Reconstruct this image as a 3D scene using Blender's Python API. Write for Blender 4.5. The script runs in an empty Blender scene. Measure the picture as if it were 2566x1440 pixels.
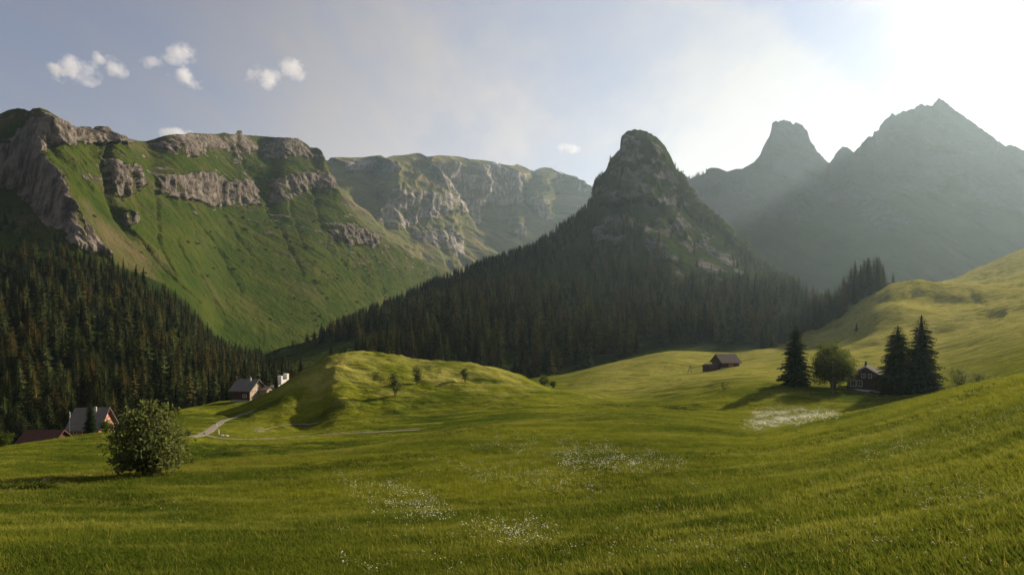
import bpy, bmesh, math, random
import numpy as np
from mathutils import Vector, Matrix, Euler

rng = np.random.default_rng(7)
random.seed(7)
S = bpy.context.scene
COL = S.collection
F, CX, YH = 1450.0, 1283.0, 800.0      # focal length in photo pixels, optical centre, eye level
SUN_AZ, SUN_EL = math.radians(48), math.radians(24)
SUNV = np.array([math.sin(SUN_AZ) * math.cos(SUN_EL), math.cos(SUN_AZ) * math.cos(SUN_EL), math.sin(SUN_EL)])

# ------------------------------------------------------------------ helpers
def at(x, y, D):
    return Vector((D * (x - CX) / F, D, D * (YH - y) / F))

def smooth(a, b, v):
    t = np.clip((v - a) / (b - a), 0, 1)
    return t * t * (3 - 2 * t)

_perm = np.random.default_rng(3).permutation(256)
_perm = np.concatenate([_perm, _perm, _perm])
_g3 = np.random.default_rng(4).normal(size=(256, 3))
_g3 /= np.linalg.norm(_g3, axis=1)[:, None]

def pn(x, y, z=0.0):
    x, y, z = np.broadcast_arrays(np.asarray(x, float), np.asarray(y, float), np.asarray(z, float))
    xi, yi, zi = np.floor(x).astype(int), np.floor(y).astype(int), np.floor(z).astype(int)
    xf, yf, zf = x - xi, y - yi, z - zi
    u, v, w = [t * t * t * (t * (t * 6 - 15) + 10) for t in (xf, yf, zf)]
    xi, yi, zi = xi & 255, yi & 255, zi & 255
    out = 0.0
    for dx in (0, 1):
        for dy in (0, 1):
            for dz in (0, 1):
                h = _perm[_perm[_perm[(xi + dx) & 255] + ((yi + dy) & 255)] + ((zi + dz) & 255)]
                g = _g3[h]
                d = g[..., 0] * (xf - dx) + g[..., 1] * (yf - dy) + g[..., 2] * (zf - dz)
                out = out + d * (u if dx else 1 - u) * (v if dy else 1 - v) * (w if dz else 1 - w)
    return out * 1.5

def fbm(x, y, z=0.0, o=4, g=0.5):
    a, s, t = 1.0, 0.0, 0.0
    for k in range(o):
        s = s + a * pn(x * 2 ** k + 17.3 * k, y * 2 ** k - 9.1 * k, z * 2 ** k + 5.7 * k)
        t += a; a *= g
    return s / t

def ridged(x, y, z=0.0, o=4, g=0.5):
    a, s, t = 1.0, 0.0, 0.0
    for k in range(o):
        s = s + a * (1 - 2 * np.abs(pn(x * 2 ** k + 7.3 * k, y * 2 ** k - 3.1 * k, z * 2 ** k + 1.7 * k)))
        t += a; a *= g
    return s / t

def pchip_slopes(X, Y):
    h = np.diff(X, axis=-1); d = np.diff(Y, axis=-1) / h
    m = np.zeros_like(Y)
    w1, w2 = 2 * h[..., 1:] + h[..., :-1], h[..., 1:] + 2 * h[..., :-1]
    same = d[..., :-1] * d[..., 1:] > 0
    with np.errstate(divide='ignore', invalid='ignore'):
        hm = (w1 + w2) / (w1 / d[..., :-1] + w2 / d[..., 1:])
    m[..., 1:-1] = np.where(same, hm, 0)
    m[..., 0], m[..., -1] = d[..., 0], d[..., -1]
    return m

def pchip(px, py, q):
    px, py = np.asarray(px, float), np.asarray(py, float)
    m = pchip_slopes(px, py)
    i = np.clip(np.searchsorted(px, q) - 1, 0, len(px) - 2)
    h = px[i + 1] - px[i]; t = np.clip((q - px[i]) / h, 0, 1)
    return ((1 + 2 * t) * (1 - t) ** 2 * py[i] + t * (1 - t) ** 2 * h * m[i] + t * t * (3 - 2 * t) * py[i + 1] + t * t * (t - 1) * h * m[i + 1])

def line(ctrl, xs, smoothx=True):
    c = np.array(sorted(ctrl), float)
    f = pchip if smoothx else (lambda a, b, q: np.interp(q, a, b))
    return f(c[:, 0], c[:, 1], xs), pchip(c[:, 0], c[:, 2], xs)

def rows_through(Dk, Zk, seg):
    """Dk, Zk (nx, K) -> D, Z (nx, nv) by monotone cubic along distance."""
    m = pchip_slopes(Dk, Zk)
    Ds, Zs = [], []
    K = Dk.shape[1]
    for k in range(K - 1):
        n = seg[k]
        t = np.linspace(0, 1, n, endpoint=(k == K - 2))[None, :]
        h = (Dk[:, k + 1] - Dk[:, k])[:, None]
        Ds.append(Dk[:, k:k + 1] + t * h)
        Zs.append((1 + 2 * t) * (1 - t) ** 2 * Zk[:, k:k + 1] + t * (1 - t) ** 2 * h * m[:, k:k + 1] + t * t * (3 - 2 * t) * Zk[:, k + 1:k + 2] + t * t * (t - 1) * h * m[:, k + 1:k + 2])
    return np.concatenate(Ds, 1), np.concatenate(Zs, 1)

def poly_mask(PX, PY, poly, soft):
    """soft inside-mask (0..1) of pixel polygon."""
    p = np.array(poly, float); q = np.roll(p, -1, 0)
    d2 = np.full(PX.shape, 1e18); ins = np.zeros(PX.shape, bool)
    for (x1, y1), (x2, y2) in zip(p, q):
        ex, ey = x2 - x1, y2 - y1
        t = np.clip(((PX - x1) * ex + (PY - y1) * ey) / (ex * ex + ey * ey + 1e-9), 0, 1)
        d2 = np.minimum(d2, (PX - x1 - t * ex) ** 2 + (PY - y1 - t * ey) ** 2)
        if y1 != y2:
            c = ((y1 > PY) != (y2 > PY)) & (PX < (x2 - x1) * (PY - y1) / (y2 - y1) + x1)
            ins ^= c
    sd = np.sqrt(d2) * np.where(ins, 1, -1)
    return smooth(-soft, soft, sd)

def line_dist(PX, PY, pts):
    d2 = np.full(PX.shape, 1e18)
    for (x1, y1), (x2, y2) in zip(pts[:-1], pts[1:]):
        ex, ey = x2 - x1, y2 - y1
        t = np.clip(((PX - x1) * ex + (PY - y1) * ey) / (ex * ex + ey * ey), 0, 1)
        d2 = np.minimum(d2, (PX - x1 - t * ex) ** 2 + (PY - y1 - t * ey) ** 2)
    return np.sqrt(d2)

def raw_mesh(name, V, faces_n, loops, mat, smooth_sh=False, attrs=None):
    me = bpy.data.meshes.new(name)
    V = np.asarray(V, np.float32).reshape(-1, 3)
    me.vertices.add(len(V)); me.vertices.foreach_set('co', V.ravel())
    faces_n = np.asarray(faces_n, np.int32); loops = np.asarray(loops, np.int32)
    me.loops.add(len(loops)); me.loops.foreach_set('vertex_index', loops)
    me.polygons.add(len(faces_n))
    st = np.concatenate([[0], np.cumsum(faces_n)[:-1]]).astype(np.int32)
    me.polygons.foreach_set('loop_start', st)
    me.polygons.foreach_set('use_smooth', np.full(len(faces_n), smooth_sh))
    for k, a in (attrs or {}).items():
        t = me.attributes.new(k, 'FLOAT', 'POINT'); t.data.foreach_set('value', np.asarray(a, np.float32).ravel())
    me.update(calc_edges=True); me.validate()
    for m in (mat if isinstance(mat, (list, tuple)) else [mat]):
        me.materials.append(m)
    return me

def grid_mesh(name, P, mat, attrs=None):
    nx, nv = P.shape[:2]
    i, j = np.meshgrid(np.arange(nx - 1), np.arange(nv - 1), indexing='ij')
    a = i * nv + j
    L = np.stack([a, a + nv, a + nv + 1, a + 1], -1).ravel()
    return raw_mesh(name, P.reshape(-1, 3), np.full((nx - 1) * (nv - 1), 4), L, mat, True, attrs)

def add(name, data, parent=None, **p):
    o = bpy.data.objects.new(name, data); COL.objects.link(o)
    if parent is not None: o.parent = parent
    for k, v in p.items(): o[k] = v
    return o

def thing(name, label, cat, loc, rz=0.0, group=None, scale=None):
    o = bpy.data.objects.new(name, None); COL.objects.link(o)
    o.location = loc; o.rotation_euler = (0, 0, rz); o['label'] = label; o['category'] = cat
    o.empty_display_size = 0.5
    if scale is not None: o.scale = scale
    if group: o['group'] = group
    return o

# ------------------------------------------------------------------ materials
class NT:
    def __init__(self, name):
        self.m = bpy.data.materials.new(name); self.m.use_nodes = True
        self.t = self.m.node_tree; self.t.nodes.clear()
        self.out = self.t.nodes.new('ShaderNodeOutputMaterial')
    def n(self, typ, ins=None, **kw):
        nd = self.t.nodes.new(typ)
        for k, v in kw.items(): setattr(nd, k, v)
        for k, v in (ins or {}).items():
            s = nd.inputs[k]
            if isinstance(v, bpy.types.NodeSocket): self.t.links.new(v, s)
            else: s.default_value = v
        return nd
    def link(self, a, b): self.t.links.new(a, b)
    def pos(self): return self.n('ShaderNodeNewGeometry').outputs['Position']
    def mapv(self, vec, scale, rot=(0, 0, 0)):
        return self.n('ShaderNodeMapping', {'Vector': vec, 'Scale': scale, 'Rotation': rot}).outputs[0]
    def noise(self, vec, scale, detail=4.0, rough=0.55):
        return self.n('ShaderNodeTexNoise', {'Vector': vec, 'Scale': scale, 'Detail': detail, 'Roughness': rough}).outputs['Fac']
    def ramp(self, fac, lo, hi):
        nd = self.n('ShaderNodeMapRange', {'Value': fac, 'From Min': lo, 'From Max': hi}, interpolation_type='SMOOTHSTEP')
        return nd.outputs[0]
    def mix(self, fac, a, b, blend='MIX'):
        nd = self.t.nodes.new('ShaderNodeMix'); nd.data_type = 'RGBA'; nd.blend_type = blend
        for s, v in ((nd.inputs[0], fac), (nd.inputs[6], a), (nd.inputs[7], b)):
            if isinstance(v, bpy.types.NodeSocket): self.t.links.new(v, s)
            elif isinstance(v, (int, float)): s.default_value = v
            else: s.default_value = (*v, 1) if len(v) == 3 else v
        return nd.outputs[2]
    def math(self, op, a, b=0.0, c=0.0):
        nd = self.n('ShaderNodeMath', operation=op)
        for k, v in enumerate((a, b, c)):
            if isinstance(v, bpy.types.NodeSocket): self.t.links.new(v, nd.inputs[k])
            else: nd.inputs[k].default_value = v
        return nd.outputs[0]
    def attr(self, name): return self.n('ShaderNodeAttribute', attribute_name=name).outputs['Fac']
    def bump(self, h, dist, strength=1.0, normal=None):
        d = {'Height': h, 'Distance': dist, 'Strength': strength}
        if normal is not None: d['Normal'] = normal
        return self.n('ShaderNodeBump', d).outputs[0]
    def bsdf(self, col, rough=0.8, normal=None, spec=0.2, **kw):
        d = {'Base Color': col if isinstance(col, bpy.types.NodeSocket) else (*col, 1), 'Roughness': rough, 'Specular IOR Level': spec}
        if normal is not None: d['Normal'] = normal
        d.update(kw)
        return self.n('ShaderNodeBsdfPrincipled', d).outputs[0]
    def surf(self, s): self.t.links.new(s, self.out.inputs['Surface']); return self.m

def meadow_colour(t, p):
    """patches of fresh, dark and yellowing grass, the same for the ground and the blades"""
    big = t.noise(t.mapv(p, (.035, .06, .05)), 1.0, 4, .6)
    strk = t.noise(t.mapv(p, (.10, .42, .3), (0, 0, -.35)), 1.0, 4, .62)
    fine = t.noise(p, 1.3, 3, .6)
    c = t.mix(t.ramp(big, .36, .64), (.046, .064, .0060), (.128, .134, .0115))
    c = t.mix(t.math('MULTIPLY', t.ramp(strk, .46, .68), .8), c, (.165, .165, .024))
    c = t.mix(t.math('MULTIPLY', t.ramp(fine, .48, .7), .65), c, (.034, .052, .005))
    return c

def ground_mat(name, far=False, rk=1.0, con=1.0, bmp=.9, fs=1.0, cool=(1, 1, 1), gk=1.0):
    t = NT(name); p = t.pos()
    rock, dry, snow, lush = t.attr('rock'), t.attr('dry'), t.attr('snow'), t.attr('lush')
    if not far:
        g = meadow_colour(t, p)
        n2 = t.noise(t.mapv(p, (.25, .25, .6)), 1.0, 5, .65)
        dryc = t.mix(t.ramp(n2, .35, .65), (.31, .262, .070), (.19, .19, .038))
        g = t.mix(dry, g, dryc)
    else:
        n1 = t.noise(p, .02, 5, .6); n2 = t.noise(p, .12, 5, .65); n3 = t.noise(p, .5, 4, .6)
        g = t.mix(t.ramp(n1, .35, .65), (.026, .043, .0070), (.048, .058, .0110))
        g = t.mix(t.math('MULTIPLY', t.ramp(n2, .52, .75), .6), g, (.017, .028, .006))
        g = t.mix(t.math('MULTIPLY', t.ramp(n3, .55, .8), .5), g, (.066, .060, .022))
        g = t.mix(dry, g, (.10, .078, .040))
    if gk != 1.0: g = t.mix(1.0, g, (gk * 1.08, gk, gk), 'MULTIPLY')
    g = t.mix(lush, g, (.014, .024, .006))  # dark tint for lush growth, and for shade painted on the forest floor
    # rock: upright fissures and level strata
    fis = t.noise(t.mapv(p, (.14 * fs, .14 * fs, .028 * fs)), 1.0, 6, .68)
    stra = t.noise(t.mapv(p, (.012, .012, .16 * fs)), 1.0, 4, .6)
    blot = t.noise(p, .035, 5, .65)
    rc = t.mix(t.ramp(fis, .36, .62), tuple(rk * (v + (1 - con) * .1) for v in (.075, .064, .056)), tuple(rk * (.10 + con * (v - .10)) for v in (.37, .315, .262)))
    rc = t.mix(t.math('MULTIPLY', t.ramp(stra, .48, .66), .55 * con), rc, (.155 * rk, .118 * rk, .09 * rk))
    rc = t.mix(t.math('MULTIPLY', t.ramp(blot, .5, .7), .5 * con), rc, (.42 * rk, .36 * rk, .30 * rk))
    if cool != (1, 1, 1): rc = t.mix(1.0, rc, cool, 'MULTIPLY')
    # grass holds on where the rock is not steep
    edge = t.noise(p, .09, 6, .7)
    k = t.ramp(t.math('ADD', rock, t.math('MULTIPLY', t.math('SUBTRACT', edge, .5), 1.3)), .38, .62)
    c = t.mix(k, g, rc)
    c = t.mix(t.ramp(snow, .4, .6), c, (.8, .8, .82))
    if far:
        hb = t.math('ADD', t.math('MULTIPLY', fis, t.math('MULTIPLY_ADD', k, 6.0, .5)), t.math('MULTIPLY_ADD', t.noise(p, .25, 5, .65), 1.8, t.math('MULTIPLY', t.noise(p, .07, 5, .6), 7.0)))
        nb = t.bump(hb, 1.0, bmp)
    else:
        tuft = t.noise(t.mapv(p, (.8, 1.1, 1.0)), 1.0, 5, .7)
        hum = t.noise(t.mapv(p, (.16, .30, .25), (0, 0, -.5)), 1.0, 5, .6)
        hb = t.math('ADD', t.math('MULTIPLY', tuft, .45), t.math('MULTIPLY', hum, 2.3))
        nb = t.bump(hb, 1.0, .8)
    return t.surf(t.bsdf(c, .95, nb, 0.0))

def leaf_mat(name, a, b, trans=.35, sc=.7, rnd=True):
    t = NT(name); p = t.pos()
    n = t.noise(p, sc, 3, .6)
    c = t.mix(t.ramp(n, .35, .65), a, b)
    if rnd:
        r = t.n('ShaderNodeObjectInfo').outputs['Random']
        c = t.mix(t.math('POWER', r, 1.6), tuple(x * .6 for x in a), t.mix(1.0, c, (2.1, 2.0, 1.8), 'MULTIPLY'))
        r2 = t.math('FRACT', t.math('MULTIPLY', r, 37.0))
        c = t.mix(t.math('MULTIPLY', t.ramp(r2, .6, .95), .65), c, (b[0] * 1.7, b[1] * 1.05, b[2] * .9))
    d = t.n('ShaderNodeBsdfDiffuse', {'Color': c}).outputs[0]
    tr = t.n('ShaderNodeBsdfTranslucent', {'Color': t.mix(.5, c, (b[0] * 1.6, b[1] * 1.6, b[2]))}).outputs[0]
    return t.surf(t.n('ShaderNodeMixShader', {0: trans, 1: d, 2: tr}).outputs[0])

def grass_mat():
    t = NT('grass_blades'); p = t.pos()
    c = meadow_colour(t, p)
    r = t.n('ShaderNodeObjectInfo').outputs['Random']
    c = t.mix(t.math('MULTIPLY', t.ramp(r, .6, 1.0), .5), c, (.120, .130, .022))
    c = t.mix(1.0, c, (1.55, 1.54, 1.6), 'MULTIPLY')
    d = t.n('ShaderNodeBsdfDiffuse', {'Color': c}).outputs[0]
    tr = t.n('ShaderNodeBsdfTranslucent', {'Color': c}).outputs[0]
    return t.surf(t.n('ShaderNodeMixShader', {0: .42, 1: d, 2: tr}).outputs[0])

def plain(name, c, rough=.8, var=.25, sc=1.5, stretch=(1, 1, 1), bump=0.0, spec=.2, emit=None):
    t = NT(name)
    p = t.n('ShaderNodeTexCoord').outputs['Object']
    n = t.noise(t.mapv(p, stretch), sc, 5, .65)
    col = t.mix(t.ramp(n, .3, .7), tuple(x * (1 - var) for x in c), tuple(min(1, x * (1 + var)) for x in c))
    nb = t.bump(n, bump) if bump else None
    return t.surf(t.bsdf(col, rough, nb, spec))

M = {}
M['meadow'] = ground_mat('meadow_grass')
M['alp'] = ground_mat('alpine_slope', True, .55, 1.0, 1.0)
M['alp_horn'] = ground_mat('wooded_rock', True, .50, .85, 1.0, .6, (.92, 1.0, 1.02))
M['alp_far'] = ground_mat('far_alpine_slope', True, 1.0, .9, .9, .42, (1, 1, 1), 1.75)
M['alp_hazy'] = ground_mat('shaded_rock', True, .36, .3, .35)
M['blade'] = grass_mat()
M['spruce'] = leaf_mat('spruce_needles', (.014, .022, .008), (.060, .068, .024), .28, .5)
M['spruce_near'] = leaf_mat('spruce_needles_close', (.012, .022, .008), (.034, .050, .014), .30, 1.2, False)
M['straw'] = leaf_mat('straw_grass', (.13, .130, .022), (.21, .19, .042), .4, .5, False)
M['weed'] = leaf_mat('dark_weeds', (.022, .036, .006), (.048, .066, .010), .35, .5, False)
M['leaf'] = leaf_mat('broad_leaves', (.034, .052, .010), (.085, .105, .020), .42, 1.6, False)
M['leaf_grey'] = leaf_mat('willow_leaves', (.064, .078, .024), (.130, .145, .054), .5, 1.6, False)
M['shrubleaf'] = leaf_mat('alpine_shrub_leaves', (.022, .036, .012), (.05, .066, .02), .3, .4)
M['bark'] = plain('bark', (.06, .045, .034), .9, .4, 6, (1, 1, .2), .03)
M['bark_pale'] = plain('pale_bark', (.14, .12, .09), .9, .4, 6, (1, 1, .2), .02)
M['timber'] = plain('dark_timber', (.060, .028, .019), .75, .35, 3, (1, 1, 9), .01)
M['timber_red'] = plain('red_brown_timber', (.30, .115, .055), .75, .25, 3, (1, 1, 9), .01)
M['timber_pale'] = plain('weathered_pale_timber', (.33, .24, .145), .8, .3, 3, (1, 1, 9), .01)
M['slate'] = plain('grey_slate', (.15, .132, .118), .95, .22, 2.5, (1, 4, 1), .01, .0)
M['tile'] = plain('brown_roof_tiles', (.085, .036, .024), .8, .3, 3, (1, 4, 1), .01)
M['tile_mid'] = plain('weathered_brown_roof', (.075, .042, .036), .8, .35, 2, (1, 4, 1), .01)
M['stone'] = plain('grey_stone', (.26, .24, .22), .9, .35, 2, (1, 1, 1), .03)
M['plaster'] = plain('white_plaster', (.74, .70, .62), .85, .1, 1.2)
M['white'] = plain('white_paint', (.72, .70, .66), .6, .06, 2)
M['glass'] = plain('dark_window_glass', (.02, .022, .025), .12, .1, 1, (1, 1, 1), 0, .5)
M['shutter'] = plain('red_shutter', (.38, .05, .035), .6, .15, 2)
M['wood_post'] = plain('grey_wood', (.16, .125, .09), .85, .3, 4, (1, 1, .2))
M['metal'] = plain('dark_metal', (.05, .05, .05), .5, .2, 2)
M['road'] = plain('gravel_road', (.16, .135, .10), .95, .25, .8, (1, 1, 1), .01)
M['petal'] = plain('white_petals', (.62, .60, .44), .7, .1, 3)
M['rockpale'] = plain('pale_limestone', (.42, .38, .32), .9, .3, 2, (1, 1, 1), .05)

# ------------------------------------------------------------------ near terrain: one sheet of meadow
N = {}
xs = np.arange(-1800, 4401, 6.0)
L = []
def zline(ctrl):   # (x, D, z)
    c = np.array(sorted(ctrl), float)
    D, z = pchip(c[:, 0], c[:, 1], xs), pchip(c[:, 0], c[:, 2], xs)
    L.append((D, z))
def yline(ctrl):   # (x, y, D)
    y, D = line(ctrl, xs)
    L.append((D, D * (YH - y) / F))
zline([(-900, 1.2, -4.6), (1283, 1.2, -4.2), (3500, 1.2, -3.0)])
yline([(-900, 1470, 12), (0, 1440, 14), (600, 1440, 13.5), (1283, 1440, 13), (1900, 1440, 11.5), (2566, 1440, 9), (3500, 1440, 6)])
yline([(-900, 1340, 20), (0, 1300, 24), (600, 1296, 24.5), (1283, 1250, 26), (1900, 1200, 27), (2300, 1160, 24), (2566, 1120, 21), (3500, 980, 16)])
yline([(-900, 1260, 27), (0, 1207, 34), (375, 1174, 42), (600, 1154, 46), (850, 1130, 52), (1040, 1098, 58), (1200, 1070, 66), (1380, 1050, 75), (1560, 1037, 84), (1750, 1050, 82), (1900, 1071, 74), (2050, 1044, 78), (2150, 1031, 74), (2250, 1011, 68), (2350, 985, 60), (2450, 963, 52), (2566, 945, 45), (3000, 890, 36), (3500, 840, 32)])
yline([(-900, 1245, 38), (0, 1209, 46), (375, 1178, 54), (600, 1160, 57), (850, 1137, 62), (1040, 1102, 68), (1200, 1070, 75), (1380, 1048, 84), (1560, 1033, 92), (1750, 1041, 92), (1900, 1060, 85), (2050, 1047, 86), (2150, 1045, 86), (2250, 1036, 82), (2350, 1016, 78), (2450, 996, 70), (2566, 978, 62), (3500, 870, 50)])
yline([(-900, 1170, 62), (0, 1122, 72), (100, 1109, 75), (200, 1098, 78), (280, 1091, 80), (480, 1094, 85), (570, 1098, 88), (700, 1098, 90), (850, 1087, 92), (1050, 1075, 93), (1200, 1051, 96), (1400, 1033, 101), (1560, 1021, 105), (1750, 1028, 101), (1900, 1033, 100), (2080, 1034, 100), (2200, 1030, 99), (2350, 1005, 96), (2450, 985, 92), (2566, 960, 90), (3500, 840, 80)])
yline([(-900, 1200, 95), (0, 1150, 103), (100, 1135, 108), (200, 1101, 116), (280, 1091, 116), (400, 1070, 116), (480, 1062, 116), (570, 1060, 117), (640, 1068, 110), (700, 1072, 110), (760, 1070, 112), (800, 1058, 112), (850, 1034, 113), (900, 1030, 114), (1000, 1024, 116), (1150, 1010, 120), (1283, 998, 124), (1400, 988, 132), (1560, 1004, 130), (1750, 992, 122), (1860, 974, 120), (1960, 970, 121), (2080, 972, 123), (2200, 978, 124), (2350, 976, 120), (2450, 957, 116), (2566, 925, 112), (3500, 790, 105)])
yline([(-900, 1220, 130), (0, 1175, 138), (100, 1140, 140), (190, 1098, 143), (300, 1090, 145), (400, 1035, 150), (480, 1024, 152), (560, 1026, 152), (610, 1023, 146), (640, 1011, 140), (700, 975, 146), (760, 936, 154), (830, 901, 162), (900, 887, 167), (960, 890, 169), (1050, 907, 170), (1150, 913, 170), (1220, 925, 170), (1300, 946, 170), (1400, 978, 172), (1560, 972, 176), (1750, 946, 168), (1900, 938, 164), (2080, 945, 158), (2200, 940, 155), (2350, 922, 152), (2566, 860, 150), (3500, 720, 140)])
yline([(-900, 1225, 165), (0, 1190, 172), (200, 1150, 172), (300, 1110, 175), (400, 1052, 185), (480, 1022, 178), (560, 1006, 175), (620, 1003, 176), (680, 987, 183), (760, 980, 196), (830, 980, 205), (1050, 980, 212), (1300, 970, 214), (1400, 966, 214), (1560, 945, 218), (1750, 926, 234), (1900, 900, 240), (2080, 885, 228), (2200, 880, 218), (2350, 860, 212), (2566, 800, 210), (3500, 640, 200)])
yline([(-900, 1240, 240), (0, 1200, 250), (400, 1110, 260), (760, 1010, 270), (1050, 975, 305), (1400, 937, 315), (1560, 902, 326), (1700, 880, 334), (1830, 885, 335), (1900, 876, 328), (2000, 880, 318), (2080, 876, 312), (2130, 860, 306), (2168, 824, 303), (2205, 792, 302), (2260, 778, 300), (2350, 782, 300), (2566, 735, 300), (3500, 560, 280)])
yline([(-900, 1200, 420), (0, 1150, 430), (760, 1010, 450), (1050, 960, 450), (1400, 925, 450), (1830, 885, 440), (1900, 872, 405), (2000, 834, 402), (2060, 810, 402), (2110, 778, 402), (2150, 746, 403), (2200, 733, 405), (2240, 721, 408), (2300, 722, 420), (2400, 732, 425), (2480, 722, 425), (2566, 700, 425), (3500, 480, 400)])
yline([(-900, 1100, 640), (760, 1000, 650), (1400, 905, 650), (1900, 850, 600), (2100, 790, 600), (2240, 752, 610), (2330, 735, 640), (2400, 708, 655), (2480, 672, 655), (2566, 632, 655), (2800, 560, 640), (3500, 430, 600)])
yline([(-900, 1100, 900), (1400, 900, 900), (2200, 800, 900), (2566, 700, 900), (3500, 520, 850)])
Dk = np.stack([a for a, _ in L], 1); Zk = np.stack([b for _, b in L], 1)
SEG = [10, 40, 40, 18, 26, 30, 36, 24, 28, 26, 24, 8]
ND, NZ = rows_through(Dk, Zk, SEG)
NXp = np.repeat(xs[:, None], ND.shape[1], 1)
NX = ND * (NXp - CX) / F
fade = smooth(3, 14, ND)
NZ = NZ + fade * (.16 * fbm(NX / 5, ND / 5, 0, 3) + .05 * fbm(NX / 1.4, ND / 1.4, 0, 2))
NZ = NZ + smooth(40, 130, ND) * .42 * fbm(NX / 11 + .02 * ND, ND / 7, 3, 3)
NZ = NZ + smooth(190, 300, ND) * smooth(1300, 1700, NXp) * 2.0 * ridged(NX / 46 + 9, ND / 30, 1, 3) * smooth(330, 260, ND) * 0.5
hum = smooth(2180, 2290, NXp) * smooth(2640, 2420, NXp)
NZ = NZ + smooth(280, 370, ND) * hum * 5.0 * ridged(NX / 52, ND / 40, 2, 4)
NZ = NZ + smooth(230, 330, ND) * smooth(2200, 2450, NXp) * 2.2 * ridged((NX + ND) / 40, ND / 90, 6, 4) + smooth(170, 240, ND) * smooth(1850, 2150, NXp) * .9 * ridged((NX * .5 + ND) / 17, (ND - NX) / 60, 6, 3)
PYn = YH - F * NZ / ND
for pts, w, dep in [([(2290, 838), (2350, 826), (2420, 812), (2480, 788), (2510, 782)], 8, 2.6), ([(2170, 758), (2240, 752), (2330, 738), (2420, 742), (2470, 762)], 5, 1.2), ([(2040, 890), (2120, 872), (2200, 862), (2300, 838)], 5, 1.3),
                    ([(2330, 760), (2440, 758), (2560, 740)], 4, .9), ([(2430, 700), (2500, 690), (2566, 665)], 4, 1.2), ([(2350, 880), (2450, 858), (2566, 832)], 4, .8), ([(2480, 790), (2566, 772)], 5, 1.2),
                    ([(1420, 965), (1560, 958), (1700, 952)], 4, .5), ([(1480, 995), (1600, 985), (1780, 968)], 4, .5), ([(1640, 930), (1760, 918)], 4, .6)]:
    NZ = NZ - dep * np.exp(-(line_dist(NXp + 5 * fbm(NXp / 30, PYn / 12, 2, 2), PYn, pts) / w) ** 2) * smooth(100, 125, ND)
for mx_, mD, hh_, rx_, rD in [(2335, 352, 5.0, 26, 22), (2215, 292, 4.2, 20, 26), (2440, 330, 2.5, 20, 20), (2120, 250, 1.5, 14, 12), (1480, 235, 2.2, 16, 14), (1660, 262, 2.4, 14, 16)]:
    cxm = mD * (mx_ - CX) / F
    NZ = NZ + hh_ * np.exp(-((NX - cxm) / rx_) ** 2 - ((ND - mD) / rD) ** 2)
spurline = [(850, 918), (838, 960), (846, 1005), (872, 1046)]
NZ = NZ + .9 * np.exp(-(line_dist(NXp, PYn, spurline) / 34) ** 2) * smooth(108, 118, ND) * smooth(168, 155, ND)
# the knoll's turf is terraced and creased
knoll = smooth(640, 760, NXp) * smooth(1420, 1300, NXp) * smooth(104, 118, ND) * smooth(190, 174, ND)
NZ = NZ + knoll * (.85 * ridged((NX + .55 * ND) / 9.0, (ND - .3 * NX) / 22, 4, 4) + .42 * ridged(NX / 3.6 + .2 * ND, ND / 5.0, 5, 3))
# regular (x, log D) table for lookups
LOGD = np.linspace(math.log(1.3), math.log(880), 900)
ZR = np.stack([np.interp(np.exp(LOGD), ND[i], NZ[i]) for i in range(len(xs))])
def zg(X, Y):
    X, Y = np.asarray(X, float), np.asarray(Y, float)
    px = CX + F * X / Y
    fi = np.clip((px - xs[0]) / 6.0, 0, len(xs) - 1.001); i = fi.astype(int); u = fi - i
    fj = np.clip((np.log(Y) - LOGD[0]) / (LOGD[1] - LOGD[0]), 0, len(LOGD) - 1.001); j = fj.astype(int); v = fj - j
    return (ZR[i, j] * (1 - u) + ZR[i + 1, j] * u) * (1 - v) + (ZR[i, j + 1] * (1 - u) + ZR[i + 1, j + 1] * u) * v
def ray(x, y, dmin=8.0):
    """first ground point met by the sight line through photo point (x, y)"""
    D = np.exp(LOGD)
    fi = min(max((x - xs[0]) / 6.0, 0), len(xs) - 1.001); i = int(fi); u = fi - i
    yp = YH - F * (ZR[i] * (1 - u) + ZR[i + 1] * u) / D
    k = np.nonzero((D > dmin) & (yp <= y))[0]
    d = D[k[0]] if len(k) else 800.0
    X = d * (x - CX) / F
    return Vector((X, d, float(zg(X, d))))
def ground(x, D):
    X = D * (x - CX) / F
    return Vector((X, D, float(zg(X, D))))

dry = np.zeros_like(ND)
dry += .85 * smooth(1900, 2500, NXp) * smooth(150, 300, ND)
dry += .75 * smooth(1330, 1600, NXp) * smooth(112, 180, ND)
dry += .8 * knoll * smooth(0, .5, fbm(NX / 12, ND / 12, 8, 3) + .35 * smooth(126, 142, ND))
fold_D = L[3][0][:, None]
dry += .75 * np.exp(-((ND - fold_D + 1.5) / (2.2 + .02 * fold_D)) ** 2) * smooth(1750, 1400, NXp)
dry *= .55 + .75 * fbm(NX / 20, ND / 14, 4, 4) + .2
lush = smooth(.12, .4, fbm(NX / 14, ND / 9, 11, 4)) * .5
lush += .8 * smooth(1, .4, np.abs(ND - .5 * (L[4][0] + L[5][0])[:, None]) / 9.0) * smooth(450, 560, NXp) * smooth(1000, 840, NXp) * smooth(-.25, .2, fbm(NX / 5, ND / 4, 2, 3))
lush += .7 * smooth(.15, .0, np.abs((ND - L[5][0][:, None]) / (L[6][0] - L[5][0])[:, None] - .2) - .15) * smooth(1430, 1520, NXp) * smooth(1800, 1740, NXp) * smooth(-.3, .1, fbm(NX / 4, ND / 3, 21, 3))
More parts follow.
